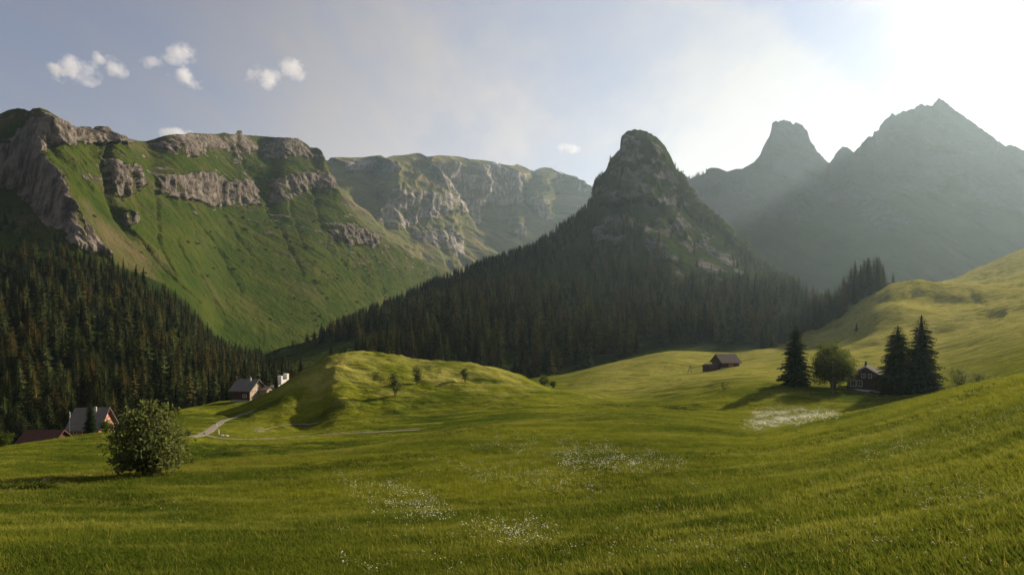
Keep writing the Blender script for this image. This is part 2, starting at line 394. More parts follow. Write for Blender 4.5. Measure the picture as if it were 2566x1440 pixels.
for (qx_, qy_, ra, rb, am) in ((1460, 1372, 1.5, .5, 1.0), (1500, 1352, .8, .3, .8), (2200, 1225, 2.2, .5, .6), (700, 1350, 1.2, .5, .5), (1750, 1330, 1.6, .4, .6), (2400, 1330, 1.2, .4, .6), (90, 1385, 1.0, .4, .5)):
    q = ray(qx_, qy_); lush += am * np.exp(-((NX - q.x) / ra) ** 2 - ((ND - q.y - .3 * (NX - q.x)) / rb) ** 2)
bare = .9 * np.exp(-((NXp - 640) / 60) ** 2 - ((ND - 106) / 4.0) ** 2) * smooth(-.2, .3, fbm(NX / 3, ND / 3, 5, 3))
def table(A): return np.stack([np.interp(np.exp(LOGD), ND[i], A[i]) for i in range(len(xs))])
DRYT, LUSHT = table(np.clip(dry, 0, 1)), table(np.clip(lush, 0, 1))
def look(T, X, Y):
    i = np.clip(np.rint((CX + F * X / Y - xs[0]) / 6.0), 0, len(xs) - 1).astype(int); j = np.clip(np.rint((np.log(Y) - LOGD[0]) / (LOGD[1] - LOGD[0])), 0, len(LOGD) - 1).astype(int)
    return T[i, j]
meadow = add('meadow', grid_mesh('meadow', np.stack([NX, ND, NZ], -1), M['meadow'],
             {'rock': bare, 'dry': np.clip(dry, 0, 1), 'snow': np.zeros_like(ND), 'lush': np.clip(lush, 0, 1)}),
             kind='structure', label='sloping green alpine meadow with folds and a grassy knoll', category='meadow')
# meadow behind the viewpoint, and the valley ground under everything
bx, by = np.meshgrid(np.linspace(-260, 260, 60), np.linspace(-320, 40.0, 90), indexing='ij')
add('hillside', grid_mesh('hillside', np.stack([bx, by, -4.45 - .13 * np.minimum(by, 0) - .36 * np.maximum(by, 0) + .04 * bx + .8 * fbm(bx / 25, by / 25)], -1), M['meadow']),
    kind='structure', label='grass hillside behind the viewpoint', category='hillside')
gx, gy = np.meshgrid(np.linspace(-1400, 2300, 30), np.linspace(-350, 3400, 30), indexing='ij')
add('ground', grid_mesh('ground', np.stack([gx, gy, np.full_like(gx, -95.0)], -1), M['alp']), kind='structure', label='valley ground beneath the slopes', category='ground')

# ------------------------------------------------------------------ mountains
SHEETS = {}
def climb(xs, y0, D0, yc, slope, n):
    """walk up every column from (y0, D0) to its skyline yc on the given slope"""
    v = np.linspace(0, 1, n)[None, :]
    g = np.exp(-(np.arange(-40, 41) / 11.0) ** 2 / 2); g /= g.sum()
    detail = yc; yc = np.convolve(np.concatenate([np.full(40, yc[0]), yc, np.full(40, yc[-1])]), g, 'valid'); detail = detail - yc
    yc = np.minimum(yc, y0 - 2)
    PY = y0[:, None] + (yc - y0)[:, None] * v
    PX = np.repeat(xs[:, None], n, 1)
    s = slope(PX, PY); t = (YH - PY) / F
    s = np.maximum(s, t + .12)
    D = np.empty_like(PY); D[:, 0] = D0
    for k in range(1, n):
        D[:, k] = D[:, k - 1] * (s[:, k] - t[:, k - 1]) / (s[:, k] - t[:, k])
    return PX, PY + detail[:, None] * v ** 9, D

def finish(name, PX, PY, D, disp, rock, dry, snow, lush, label, cat, back=(14, 26.0, .75), mat=None, jag=0.0):
    P = np.stack([D * (PX - CX) / F, D, D * (YH - PY) / F], -1) + disp
    nb, st, sl = back
    k = np.arange(1, nb + 1)[None, :, None]
    top = P[:, -1:, :]
    dirv = np.stack([(PX[:, -1:] - CX) / F, np.ones_like(PX[:, -1:]), np.zeros_like(PX[:, -1:])], -1)
    step = st * k ** 1.25
    B = top + dirv * step + np.array([0, 0, -1.0]) * step * sl * np.minimum(1, .35 + .12 * k)
    B[..., 2] += 6 * fbm(B[..., 0] / 60, B[..., 1] / 60, 0, 3) * np.minimum(1, k[..., 0] / 4)
    B[..., 2] = np.maximum(B[..., 2], -93)
    ext = lambda a: np.concatenate([a, np.repeat(a[:, -1:], nb, 1)], 1)
    Q = np.concatenate([P, B], 1)
    SHEETS[name] = dict(PX=PX, PY=PY, P=P)
    return add(name, grid_mesh(name, Q, mat or M['alp'], {'rock': ext(rock), 'dry': ext(dry), 'snow': ext(snow), 'lush': ext(lush)}),
               kind='structure', label=label, category=cat)

# --- left wall, from the spur at the frame's edge to the spur that runs down to the valley
mx = np.arange(-900, 1301, 2.6)
ya, Da = line([(-900, 1150, 150), (0, 1150, 166), (200, 1140, 176), (400, 1080, 192), (600, 1042, 212), (760, 1012, 245), (900, 960, 340), (1000, 900, 600), (1140, 800, 1200), (1300, 740, 1800)], mx)
yb, Db = line([(-900, 700, 330), (-300, 660, 390), (0, 640, 440), (100, 625, 450), (300, 672, 500), (420, 722, 545), (500, 800, 585), (560, 868, 620), (700, 885, 690), (800, 870, 760), (860, 835, 860), (1000, 780, 1150), (1140, 708, 1750), (1300, 668, 2200)], mx)
crest = [(-900, 330), (-500, 250), (-200, 300), (-60, 310), (0, 285), (20, 276), (45, 271), (62, 274), (74, 279), (82, 272), (100, 270), (120, 277), (150, 296), (165, 307), (180, 316), (190, 319), (205, 317), (228, 318), (232, 324), (236, 319), (246, 316), (270, 317), (278, 322), (284, 333), (300, 337), (316, 340), (322, 347), (345, 353), (366, 354), (385, 349), (412, 340), (440, 336), (462, 337), (475, 332), (500, 335), (545, 336), (562, 332), (575, 336), (591, 337), (594, 327), (606, 327), (608, 338), (640, 340), (690, 344), (745, 346), (770, 362), (778, 370), (795, 370), (806, 378), (812, 391), (818, 404), (826, 425), (838, 442), (846, 470), (862, 508), (900, 548), (940, 585), (1000, 620), (1060, 652), (1140, 694), (1200, 712), (1300, 730)]
cc = np.array(crest, float)
yc = np.interp(mx, cc[:, 0], cc[:, 1]) + 1.6 * fbm(mx / 7, 0 * mx, 1, 3) * smooth(1000, 800, mx)
yc = np.minimum(yc, yb - 2)
CLIFFS = [
 ([(0, 361), (20, 341), (54, 297), (117, 292), (188, 322), (188, 363), (141, 363), (80, 374), (141, 441), (161, 485), (184, 535), (201, 585), (243, 648), (174, 648), (144, 588), (84, 545), (27, 478), (-60, 470), (-60, 360)], 6),
 ([(186, 525), (215, 560), (290, 668), (236, 655)], 5),
 ([(186, 318), (232, 317), (285, 318), (318, 345), (318, 362), (270, 360), (190, 366)], 4),
 ([(385, 352), (440, 336), (475, 333), (560, 338), (592, 330), (606, 330), (642, 372), (600, 392), (520, 372), (470, 397), (440, 388), (385, 372)], 5),
 ([(380, 442), (520, 430), (560, 457), (630, 445), (648, 514), (536, 517), (436, 500), (380, 487)], 4),
 ([(648, 372), (690, 346), (750, 346), (778, 370), (812, 387), (806, 402), (720, 393), (648, 397)], 4),
 ([(672, 441), (785, 430), (843, 437), (847, 472), (785, 470), (720, 497), (678, 510)], 4),
 ([(818, 560), (870, 560), (940, 585), (945, 622), (880, 612), (818, 602)], 5),
 ([(296, 520), (335, 540), (322, 575), (296, 565)], 4),
 ([(570, 375), (600, 370), (598, 410), (575, 410)], 4),
 ([(245, 400), (330, 415), (345, 470), (300, 500), (262, 480)], 6),
 ([(-500, 330), (-200, 330), (-60, 420), (-120, 560), (-400, 560)], 12)]
def rock_of(PX, PY, polys, wob=7):
    wx, wy = PX + wob * fbm(PX / 16, PY / 16, 2, 3), PY + wob * fbm(PX / 16, PY / 16, 9, 3)
    r = np.zeros_like(PX)
    for p, s in polys: r = np.maximum(r, poly_mask(wx, wy, p, s))
    return r
def slopeL(PX, PY):
    r = rock_of(PX, PY, CLIFFS, 13)
    base = np.interp(PX, [-900, 100, 450, 1300], [.80, .78, .62, .62])
    return base + r * 1.9
Dk2 = np.stack([Da, Db], 1); Zk2 = np.stack([Da * (YH - ya) / F, Db * (YH - yb) / F], 1)
vv = np.linspace(0, 1, 80)[None, :]
lowD = Da[:, None] + (Db - Da)[:, None] * vv
lowZ = Zk2[:, :1] + (Zk2[:, 1:] - Zk2[:, :1]) * (vv ** 1.15)
lowY = YH - F * lowZ / lowD
PXu, PYu, Du = climb(mx, yb, Db, yc, slopeL, 300)
kk = np.exp(-(np.arange(-42, 43) / 10.0) ** 2 / 2); kk /= kk.sum()
pad = np.concatenate([np.repeat(Du[:1], 42, 0), Du, np.repeat(Du[-1:], 42, 0)], 0)
w_up = smooth(0, .06, np.linspace(0, 1, 300))[None, :]
Du = Du * (1 - w_up) + w_up * np.stack([np.convolve(pad[:, k], kk, 'valid') for k in range(300)], 1)
PX = np.concatenate([np.repeat(mx[:, None], 79, 1), PXu], 1)
PY = np.concatenate([lowY[:, :79], PYu], 1)
D = np.concatenate([lowD[:, :79], Du], 1)
X0, Z0 = D * (PX - CX) / F, D * (YH - PY) / F
rock = rock_of(PX, PY, CLIFFS, 13)
up = np.concatenate([np.zeros((len(mx), 79)), np.repeat(np.linspace(0, 1, 300)[None, :], len(mx), 0)], 1)
hold = smooth(1.0, .93, up) * smooth(.0, .10, up)
rib = ridged(D / 75, Z0 / 260 + X0 / 400, 0, 5, .55)
fine = ridged(D / 20, Z0 / 60, 4, 4, .6)
blk = fbm(D / 34, Z0 / 34, X0 / 34, 4)
spur = smooth(330, 120, PX)
dx = (rib * (4.6 + 4.5 * smooth(.42, .7, up)) * (1 + .9 * spur) + rock * (fine * 9 + blk * 10) + 1.6 * fbm(D / 22, Z0 / 22, 3, 4) + smooth(.3, .55, up) * (4.5 * ridged(D / 30, Z0 / 75, 8, 4, .6) + 2.6 * fbm(D / 11, Z0 / 9, 5, 3))) * hold
for pts, w, dep in [([(598, 346), (606, 390), (640, 442), (676, 512), (690, 540)], 15, 44), ([(258, 375), (246, 430), (262, 490), (288, 540), (330, 592)], 8, 16),
                    ([(375, 480), (391, 550), (402, 620), (436, 690)], 3, 9), ([(468, 512), (502, 570), (530, 602), (562, 655), (600, 730)], 3, 9),
                    ([(545, 512), (566, 560), (592, 602), (645, 660)], 3, 8), ([(720, 505), (736, 570), (757, 622)], 3.4, 9), ([(780, 478), (796, 560), (830, 640)], 6, 10),
                    ([(330, 580), (420, 690), (500, 760)], 2.6, 6), ([(668, 505), (690, 560), (722, 622), (760, 690)], 3.6, 11), ([(440, 600), (480, 680), (540, 760)], 2.6, 6), ([(500, 690), (560, 790)], 2.6, 6), ([(830, 600), (860, 660), (930, 720)], 6, 9)]:
    wob = line_dist(PX + 7 * fbm(PX / 34, PY / 34, 1, 4), PY, pts)
    dx -= dep * np.exp(-(wob / w) ** 2) * hold * .52 * (1 + .8 * fbm(PX / 24, PY / 24, 14, 2))
disp = np.stack([dx, -.35 * dx, 0 * dx], -1)
disp[..., 2] = hold * rock * 4 * fbm(D / 18, Z0 / 18, 7, 3)
low = 1 - smooth(0, .02, up)
dryL = np.clip(.5 * poly_mask(PX, PY, [(186, 500), (230, 560), (300, 670), (420, 740), (360, 640), (260, 560), (215, 500)], 12) + .35 * smooth(.05, .4, fbm(D / 60, Z0 / 50, 5, 4)) + .4 * smooth(.5, .0, np.abs(up - .95) * 8), 0, 1)
lush_shadeL = .95 * low + .75 * smooth(.12, .3, fbm(D / 16, Z0 / 10, 8, 4)) * poly_mask(PX, PY, [(720, 560), (900, 640), (1120, 690), (1100, 780), (880, 860), (780, 850), (820, 740), (740, 660)], 30)  # floor under the wood painted dark as tree shade, plus shrubby patches
lush_shadeL = np.clip(lush_shadeL + .8 * smooth(.0, .25, fbm(PX / 22, PY / 22, 8, 4)) * poly_mask(PX, PY, [(-50, 500), (60, 520), (170, 600), (190, 660), (0, 680), (-200, 640)], 14), 0, 1)
chute = smooth(.50, .78, ridged(D / 62 + .25 * fbm(D / 20, Z0 / 20, 3, 3), Z0 / 500, 21, 3))
rock = rock * (1 - .5 * chute * smooth(200, 300, PX))
rock = np.clip(rock * smooth(.01, .09, up) * (.86 + .75 * fbm(D / 26, Z0 / 16, 2, 4) + .5 * fbm(D / 14, Z0 / 70, 6, 4) + .3 * smooth(200, 90, PX)) + .62 * smooth(.02, .30, fbm(D / 34, Z0 / 9, 6, 4)) * smooth(.38, .62, up) * (1 - low), 0, 1)
finish('mountain_wall', PX, PY, D, disp, rock, dryL, np.zeros_like(PX), lush_shadeL, 'long green mountain wall with broken cliff bands on the left', 'mountain', (14, 16, .55))
UPL = up

# --- second wall beyond it
rx = np.arange(700, 1701, 2.6)
yb, Db = line([(700, 700, 1550), (850, 680, 1780), (1000, 690, 2060), (1140, 712, 2380), (1300, 672, 2700), (1480, 580, 3050), (1700, 560, 3300)], rx)
c2 = np.array([(700, 405), (822, 402), (828, 395), (850, 394), (880, 395), (910, 394), (940, 390), (955, 389), (965, 396), (985, 390), (1010, 389), (1040, 384), (1052, 383), (1070, 393), (1100, 389), (1150, 392), (1180, 399), (1210, 401), (1240, 406), (1262, 412), (1285, 415), (1296, 411), (1318, 420), (1335, 430), (1352, 421), (1365, 419), (1382, 421), (1400, 432), (1425, 442), (1445, 454), (1456, 472), (1466, 490), (1475, 505), (1500, 520), (1560, 540), (1700, 560)], float)
yc = np.interp(rx, c2[:, 0], c2[:, 1]) + 1.0 * fbm(rx / 6, 0 * rx, 1, 3)
CL2 = [([(1145, 415), (1225, 412), (1292, 440), (1302, 502), (1240, 522), (1190, 512), (1168, 455)], 6),
       ([(1055, 400), (1132, 408), (1166, 450), (1190, 516), (1200, 562), (1092, 516), (1086, 487)], 4),
       ([(946, 475), (1041, 480), (1094, 488), (1097, 533), (1021, 557), (968, 580), (925, 550)], 4),
       ([(824, 402), (890, 400), (970, 420), (970, 436), (838, 432)], 4), ([(996, 585), (1102, 566), (1137, 624), (1115, 650), (1048, 620)], 6),
       ([(1244, 590), (1295, 560), (1285, 598)], 4), ([(1300, 480), (1340, 500), (1370, 560), (1330, 560)], 6), ([(1352, 423), (1445, 456), (1470, 500), (1400, 470)], 6)]
PX, PY, D = climb(rx, yb, Db, yc, lambda a, b: .78 - .12 * smooth(.25, .6, (650 - b) / 250) + rock_of(a, b, CL2, 15) * 1.9, 240)
X0, Z0 = D * (PX - CX) / F, D * (YH - PY) / F
rock = rock_of(PX, PY, CL2, 15)
up = np.repeat(np.linspace(0, 1, 240)[None, :], len(rx), 0); hold = smooth(1.0, .93, up)
u = X0 * .35 + D * .94
dx = (ridged(u / 210, Z0 / 700, 3, 5, .5) * 55 + ridged(u / 330 + Z0 / 500, Z0 / 260, 7, 4, .55) * 60 + fbm(u / 70, Z0 / 70, 2, 4) * 16 + rock * (ridged(u / 40, Z0 / 120, 4, 4, .6) * 13 + 14 * fbm(u / 60, Z0 / 60, 5, 4))) * hold
for pts, w, dep in [([(1070, 395), (1120, 440), (1150, 500), (1190, 560)], 22, 70), ([(930, 470), (960, 510), (950, 570)], 18, 50), ([(850, 440), (890, 500), (920, 550)], 14, 35), ([(1300, 480), (1345, 540), (1380, 600)], 16, 45)]:
    dx -= dep * np.exp(-(line_dist(PX, PY, pts) / w) ** 2) * hold
disp = np.stack([.9 * dx, -.35 * dx, 0 * dx], -1)
snow = np.zeros_like(PX)
for p in ([(1226, 409), (1247, 406), (1247, 415), (1240, 422), (1228, 424), (1236, 415)], [(1374, 423), (1388, 425), (1412, 437), (1396, 437)], [(1352, 458), (1359, 459), (1357, 462), (1352, 461)], [(1020, 411), (1030, 412), (1029, 415), (1021, 414)], [(848, 426), (858, 426), (856, 430), (848, 430)]):
    snow = np.maximum(snow, poly_mask(PX, PY, p, 2.0))
dry2 = np.clip(.25 + .6 * smooth(-.1, .35, fbm(u / 120, Z0 / 90, 5, 4)), 0, .8)
rock = np.clip(rock * (.62 + .9 * fbm(u / 90, Z0 / 60, 2, 4)) + .5 * smooth(.08, .38, fbm(u / 80, Z0 / 30, 6, 4)), 0, 1)
finish('far_mountain_wall', PX, PY, D, disp, rock, dry2, snow, .4 * smooth(.1, .3, fbm(u / 40, Z0 / 40, 3, 4)), 'more distant flat topped mountain wall with snow patches beyond the valley', 'mountain', (14, 34, .55), M['alp_far'])

# --- the pointed rock peak in the middle
hx = np.arange(560, 2161, 2.6)
y0, D0 = line([(560, 990, 360), (640, 965, 340), (760, 945, 322), (900, 962, 305), (1100, 962, 305), (1350, 952, 305), (1450, 928, 314), (1560, 900, 328), (1700, 880, 342), (1830, 884, 348), (1960, 870, 372), (2060, 850, 430), (2160, 860, 450)], hx)
y1, D1 = line([(560, 955, 500), (640, 915, 480), (760, 885, 440), (900, 850, 430), (1100, 800, 480), (1350, 745, 560), (1560, 735, 600), (1700, 738, 600), (1830, 738, 590), (1960, 742, 570), (2060, 775, 580), (2160, 800, 600)], hx)
hc = np.array([(560, 940), (640, 898), (700, 872), (760, 858), (800, 845), (860, 815), (940, 784), (1000, 756), (1100, 706), (1200, 668), (1280, 640), (1330, 624), (1380, 590), (1400, 575), (1440, 547), (1470, 522), (1483, 497), (1486, 478), (1492, 458), (1508, 440), (1518, 430), (1525, 410), (1533, 396), (1545, 385), (1554, 374), (1556, 346), (1562, 340), (1572, 331), (1590, 327), (1612, 328), (1628, 334), (1640, 343), (1655, 354), (1666, 368), (1680, 392), (1690, 415), (1700, 436), (1715, 452), (1728, 480), (1745, 505), (1770, 527), (1800, 553), (1840, 592), (1870, 620), (1900, 650), (1930, 678), (1960, 696), (1985, 708), (1996, 722), (2020, 738), (2060, 755), (2160, 790)], float)
y2 = np.interp(hx, hc[:, 0], hc[:, 1]) + 2.2 * fbm(hx / 8, 0 * hx, 2, 3) - 4.0 * np.maximum(0, ridged(hx / 15, 0 * hx, 5, 3)) * smooth(1470, 1520, hx) * smooth(1730, 1690, hx)
_, D2 = line([(560, 0, 540), (640, 0, 530), (860, 0, 580), (1000, 0, 660), (1200, 0, 780), (1330, 0, 850), (1440, 0, 900), (1483, 0, 925), (1555, 0, 965), (1600, 0, 985), (1665, 0, 985), (1715, 0, 970), (1800, 0, 935), (1870, 0, 900), (1940, 0, 860), (1996, 0, 800), (2060, 0, 720), (2160, 0, 690)], hx)
y1 = np.maximum(y1, y2 + 8); D2 = np.maximum(D2, D1 + 40)
ym = y1 + (y2 - y1) * .48; Dm = D1 + (D2 - D1) * .58
Zs = lambda y, d: d * (YH - y) / F
D, Z = rows_through(np.stack([D0, D1, Dm, D2], 1), np.stack([Zs(y0, D0), Zs(y1, D1), Zs(ym, Dm), Zs(y2, D2)], 1), [90, 120, 130])
PX = np.repeat(hx[:, None], D.shape[1], 1); PY = YH - F * Z / D
nv = D.shape[1]; rows = np.repeat(np.arange(nv)[None, :], len(hx), 0)
up = np.clip((rows - 90) / (nv - 91), 0, 1)
hold = smooth(1.0, .975, up) * smooth(0, .12, up)
X0 = D * (PX - CX) / F
HC = [([(1520, 430), (1560, 330), (1640, 340), (1700, 440), (1720, 480), (1690, 520), (1600, 500), (1500, 520), (1485, 480)], 12),
      ([(1600, 560), (1690, 520), (1800, 600), (1900, 690), (1850, 720), (1700, 700), (1620, 640)], 14), ([(1480, 520), (1600, 540), (1560, 620), (1480, 600)], 14), ([(1690, 480), (1702, 478), (1760, 560), (1748, 562)], 4)]
rk = rock_of(PX, PY, HC, 16)
dd = (ridged(X0 / 80 + Z / 400, Z / 170, D / 300, 5, .55) * 26 + ridged(X0 / 130, Z / 60, 3, 3) * 8 + ridged((X0 - .5 * Z) / 24, Z / 60, 1, 4, .6) * 6.5 + 6 * fbm(X0 / 20, Z / 20, 5, 4)) * hold * (.35 + .65 * rk + .25 * up) * (1 - .40 * smooth(1650, 1760, PX))
dd = -dd
# the top turns away on both flanks so that the ridges are rounded
disp = np.stack([dd * (PX - CX) / F, dd, dd * (YH - PY) / F], -1)
rock = np.clip(rk * (1 - .12 * smooth(1600, 1720, PX)) * (.50 + 1.25 * fbm(X0 / 34, Z / 24, 3, 4)), 0, 1)
lush_shadeH = np.clip(.95 * (1 - smooth(.0, .12, up)) + .5 + .6 * fbm(X0 / 30, Z / 30, 9, 3), 0, .95)  # tree shade painted on the lower wood's floor, plus dark growth higher up
glade = poly_mask(PX, PY, [(1480, 925), (1560, 902), (1640, 872), (1750, 862), (1900, 866), (2000, 852), (2000, 900), (1480, 960)], 6)
glade = np.maximum(glade, poly_mask(PX, PY, [(700, 890), (800, 868), (905, 848), (1000, 808), (1010, 836), (930, 892), (790, 960), (600, 980)], 8))
lush_shadeH = lush_shadeH * (1 - glade)
finish('rock_peak', PX, PY, D, disp, rock, np.zeros_like(PX), np.zeros_like(PX), lush_shadeH, 'pointed wooded rock peak rising in the middle of the valley', 'mountain', (18, 11, 1.1), M['alp_horn'])
HUP, HRK, HGL = up, rk, glade

# --- hazy peaks on the right
qx = np.arange(1560, 3501, 3.0)
yb, Db = line([(1560, 800, 1500), (2000, 800, 1350), (2300, 790, 1150), (2566, 760, 1150), (3000, 720, 1300), (3500, 700, 1500)], qx)
qc = np.array([(1560, 500), (1640, 475), (1715, 454), (1745, 441), (1768, 434), (1772, 424), (1782, 420), (1800, 421), (1822, 430), (1845, 423), (1860, 423), (1890, 406), (1905, 390), (1912, 372), (1920, 358), (1931, 336), (1936, 309), (1944, 306), (1950, 310), (1960, 303), (1975, 307), (1988, 312), (1996, 311), (2010, 318), (2022, 330), (2030, 354), (2040, 368), (2052, 386), (2060, 394), (2068, 405), (2080, 411), (2088, 400), (2094, 389), (2104, 378), (2112, 371), (2124, 374), (2140, 386), (2150, 374), (2166, 356), (2176, 346), (2189, 343), (2190, 334), (2202, 331), (2205, 320), (2218, 304), (2230, 294), (2236, 286), (2246, 292), (2258, 286), (2262, 281), (2272, 283), (2282, 278), (2292, 276), (2305, 263), (2320, 266), (2336, 270), (2342, 262), (2350, 249), (2360, 253), (2375, 264), (2385, 274), (2420, 298), (2460, 326), (2500, 355), (2520, 371), (2530, 366), (2545, 370), (2566, 381), (2700, 470), (3000, 560), (3500, 640)], float)
yc = np.interp(qx, qc[:, 0], qc[:, 1]) + .9 * fbm(qx / 6, 0 * qx, 3, 3) - 5.5 * np.maximum(0, ridged(qx / 15, 0 * qx, 6, 3)) * smooth(1880, 1930, qx)
PX, PY, D = climb(qx, yb, Db, yc, lambda a, b: .95 + .25 * smooth(.5, .0, (b - 250) / 400), 220)
X0, Z0 = D * (PX - CX) / F, D * (YH - PY) / F
up = np.repeat(np.linspace(0, 1, 220)[None, :], len(qx), 0); hold = smooth(1.0, .95, up)
dd = -(ridged(X0 / 150, Z0 / 400, 0, 4, .5) * 22 + ridged((X0 + .7 * Z0) / 60, Z0 / 200, 1, 3, .5) * 5) * hold
disp = np.stack([dd * (PX - CX) / F, dd, dd * (YH - PY) / F], -1)
rock = np.clip(smooth(.25, .8, up) * .7 + .7 * fbm(X0 / 70, Z0 / 90, 3, 4), 0, 1)
snow = np.zeros_like(PX)
finish('jagged_mountain', PX, PY, D, disp, rock, .3 * np.ones_like(PX), snow, .4 + .3 * fbm(X0 / 60, Z0 / 60, 2, 3), 'hazy blue grey jagged mountains in shade on the right', 'mountain', (14, 30, .8), M['alp_hazy'])

# ------------------------------------------------------------------ foliage meshes
class Tri:
    def __init__(self): self.V, self.F, self.n = [], [], 0
    def quad(self, a, b, c, d):
        self.V += [a, b, c, d]; self.F.append((self.n, self.n + 1, self.n + 2, self.n + 3)); self.n += 4
    def tri(self, a, b, c):
        self.V += [a, b, c]; self.F.append((self.n, self.n + 1, self.n + 2)); self.n += 3
    def mesh(self, name, mat):
        return raw_mesh(name, np.array(self.V), [len(f) for f in self.F], [i for f in self.F for i in f], mat, False)

def tube_mesh(name, chains, mat, sides=7):
    """tapered tubes along chains [(point, radius), ...]"""
    V, Fn, Lp = [], [], []
    for ch in chains:
        b = len(V); n = len(ch)
        for k, (p, r) in enumerate(ch):
            q = Vector(ch[min(k + 1, n - 1)][0]) - Vector(ch[max(k - 1, 0)][0])
            q.normalize()
            u = q.orthogonal().normalized(); w = q.cross(u)
            for s in range(sides):
                a = 2 * math.pi * s / sides
                V.append(tuple(Vector(p) + u * (r * math.cos(a)) + w * (r * math.sin(a))))
        for k in range(n - 1):
            for s in range(sides):
                Lp += [b + k * sides + s, b + k * sides + (s + 1) % sides, b + (k + 1) * sides + (s + 1) % sides, b + (k + 1) * sides + s]; Fn.append(4)
        Lp += [b + (n - 1) * sides + s for s in range(sides)]; Fn.append(sides)
    return raw_mesh(name, np.array(V), Fn, Lp, mat, True)

def spruce_crown(name, layers, per, seed, width=.17, mat=None, sub=0, bare=.05, core=.42, prof=.68):
    """unit-height spruce crown: drooping sprays in whorls round an inner cone"""
    r = random.Random(seed); t = Tri()
    for k in range(layers):
        f = (k + .3 * r.random()) / layers
        h = bare + (1 - bare) * f
        R = width * ((1 - f) ** prof + .02) * (.85 + .3 * r.random())
        if f < .12: R *= .72 + 2.3 * f
        m = max(5, int(per * (.55 + .45 * (1 - f))))
        off = r.random() * 6.28
        for j in range(m):
            a = off + 6.2832 * (j + .5 * (r.random() - .5)) / m
            l = R * (.62 + .55 * r.random()); dr = l * (.32 + .35 * r.random()) - .10 * l * f
            ca, sa = math.cos(a), math.sin(a)
            wd = l * (.26 + .12 * r.random()) if not sub else l * .12
            p0 = Vector((0, 0, h)); p1 = Vector((ca * l * .55, sa * l * .55, h - dr * .45)); p2 = Vector((ca * l, sa * l, h - dr * .72))
            n = Vector((-sa, ca, 0))
            t.quad(p0 - n * wd * .3, p1 - n * wd + Vector((0, 0, -wd * .35)), p2, p1 + n * wd + Vector((0, 0, -wd * .35)))
            for q in range(sub):
                g = .25 + .72 * q / max(1, sub - 1) + .06 * r.random()
                pc = p0.lerp(p1, g / .55) if g < .55 else p1.lerp(p2, (g - .55) / .45)
                for sgn in (-1, 1):
                    ll = l * (.34 - .2 * g) * (.7 + .6 * r.random())
                    e = pc + (n * sgn * .8 + Vector((ca, sa, 0)) * .55) * ll + Vector((0, 0, -ll * (.35 + .6 * r.random())))
                    wv = Vector((ca, sa, .4)) * (ll * .32)
                    t.quad(pc, pc.lerp(e, .5) + wv, e, pc.lerp(e, .5) - wv)
    cn = 9
    for j in range(cn):
        a0, a1 = 6.2832 * j / cn, 6.2832 * (j + 1) / cn
        t.tri(Vector((width * core * math.cos(a0), width * core * math.sin(a0), bare * .8)), Vector((width * core * math.cos(a1), width * core * math.sin(a1), bare * .8)), Vector((0, 0, 1.0)))
    for j in range(3):
        a0 = 2.1 * j
        t.tri(Vector((.012 * math.cos(a0), .012 * math.sin(a0), .95)), Vector((-.012 * math.cos(a0), -.012 * math.sin(a0), .93)), Vector((0, 0, 1.01)))
    return t.mesh(name, mat or M['spruce'])

def broad_crown(name, blobs, leaves, size, seed, mat, loose=.055):
    """leaf-sized faces in clumps through the volume; blobs = [(x, y, z, rx, ry, rz)]"""
    r = np.random.default_rng(seed)
    b = np.array(blobs, float); vol = (b[:, 3] * b[:, 4] * b[:, 5]) ** .8
    ncl = max(20, leaves // 34)
    wh = r.choice(len(b), ncl, p=vol / vol.sum())
    d = r.normal(size=(ncl, 3)); d /= np.linalg.norm(d, axis=1)[:, None]
    rad = r.random(ncl) ** .42
    cc = b[wh, :3] + d * rad[:, None] * b[wh, 3:6]
    per = leaves // ncl
    c = np.repeat(cc, per, 0)
    sp = np.repeat(loose * (b[wh, 3] + b[wh, 5]) + .7 * size, per)
    c = c + r.normal(size=c.shape) * sp[:, None] * np.array([1, 1, .8])
    n = len(c)
    u = r.normal(size=(n, 3)); u /= np.linalg.norm(u, axis=1)[:, None]
    w = np.cross(u, r.normal(size=(n, 3))); w /= np.linalg.norm(w, axis=1)[:, None]
    s = size * (.6 + .8 * r.random(n))[:, None]
    V = np.stack([c - u * s, c + w * s * .42, c + u * s, c - w * s * .42], 1).reshape(-1, 3)
    return raw_mesh(name, V, np.full(n, 4), np.arange(4 * n), mat, False)

def stem_set(name, stems, h, spread, r0, seed, mat, base=0.0):
    r = random.Random(seed); ch = []
    for k in range(stems):
        a = 6.283 * k / stems + r.random(); s = spread * (.35 + .8 * r.random())
        x0, y0 = .12 * s * math.cos(a), .12 * s * math.sin(a); hh = h * (.75 + .3 * r.random())
        pts = [((x0, y0, base - .3), r0)]
        for q in (.25, .5, .75, 1):
            pts.append(((x0 + s * q ** 1.3 * math.cos(a) + .08 * h * (r.random() - .5) * q, y0 + s * q ** 1.3 * math.sin(a) + .08 * h * (r.random() - .5) * q, hh * q), r0 * (1.02 - .85 * q)))
        ch.append(pts)
        for q in (.45, .65, .8):
            b = pts[int(q * 4)]; a2 = a + 2.4 * (r.random() - .5); l = h * .26 * (.6 + .6 * r.random())
            ch.append([(b[0], b[1] * .6), ((b[0][0] + l * .6 * math.cos(a2), b[0][1] + l * .6 * math.sin(a2), b[0][2] + l * .6), b[1] * .35), ((b[0][0] + l * math.cos(a2), b[0][1] + l * math.sin(a2), b[0][2] + l * 1.1), b[1] * .12)])
    return tube_mesh(name, ch, mat)

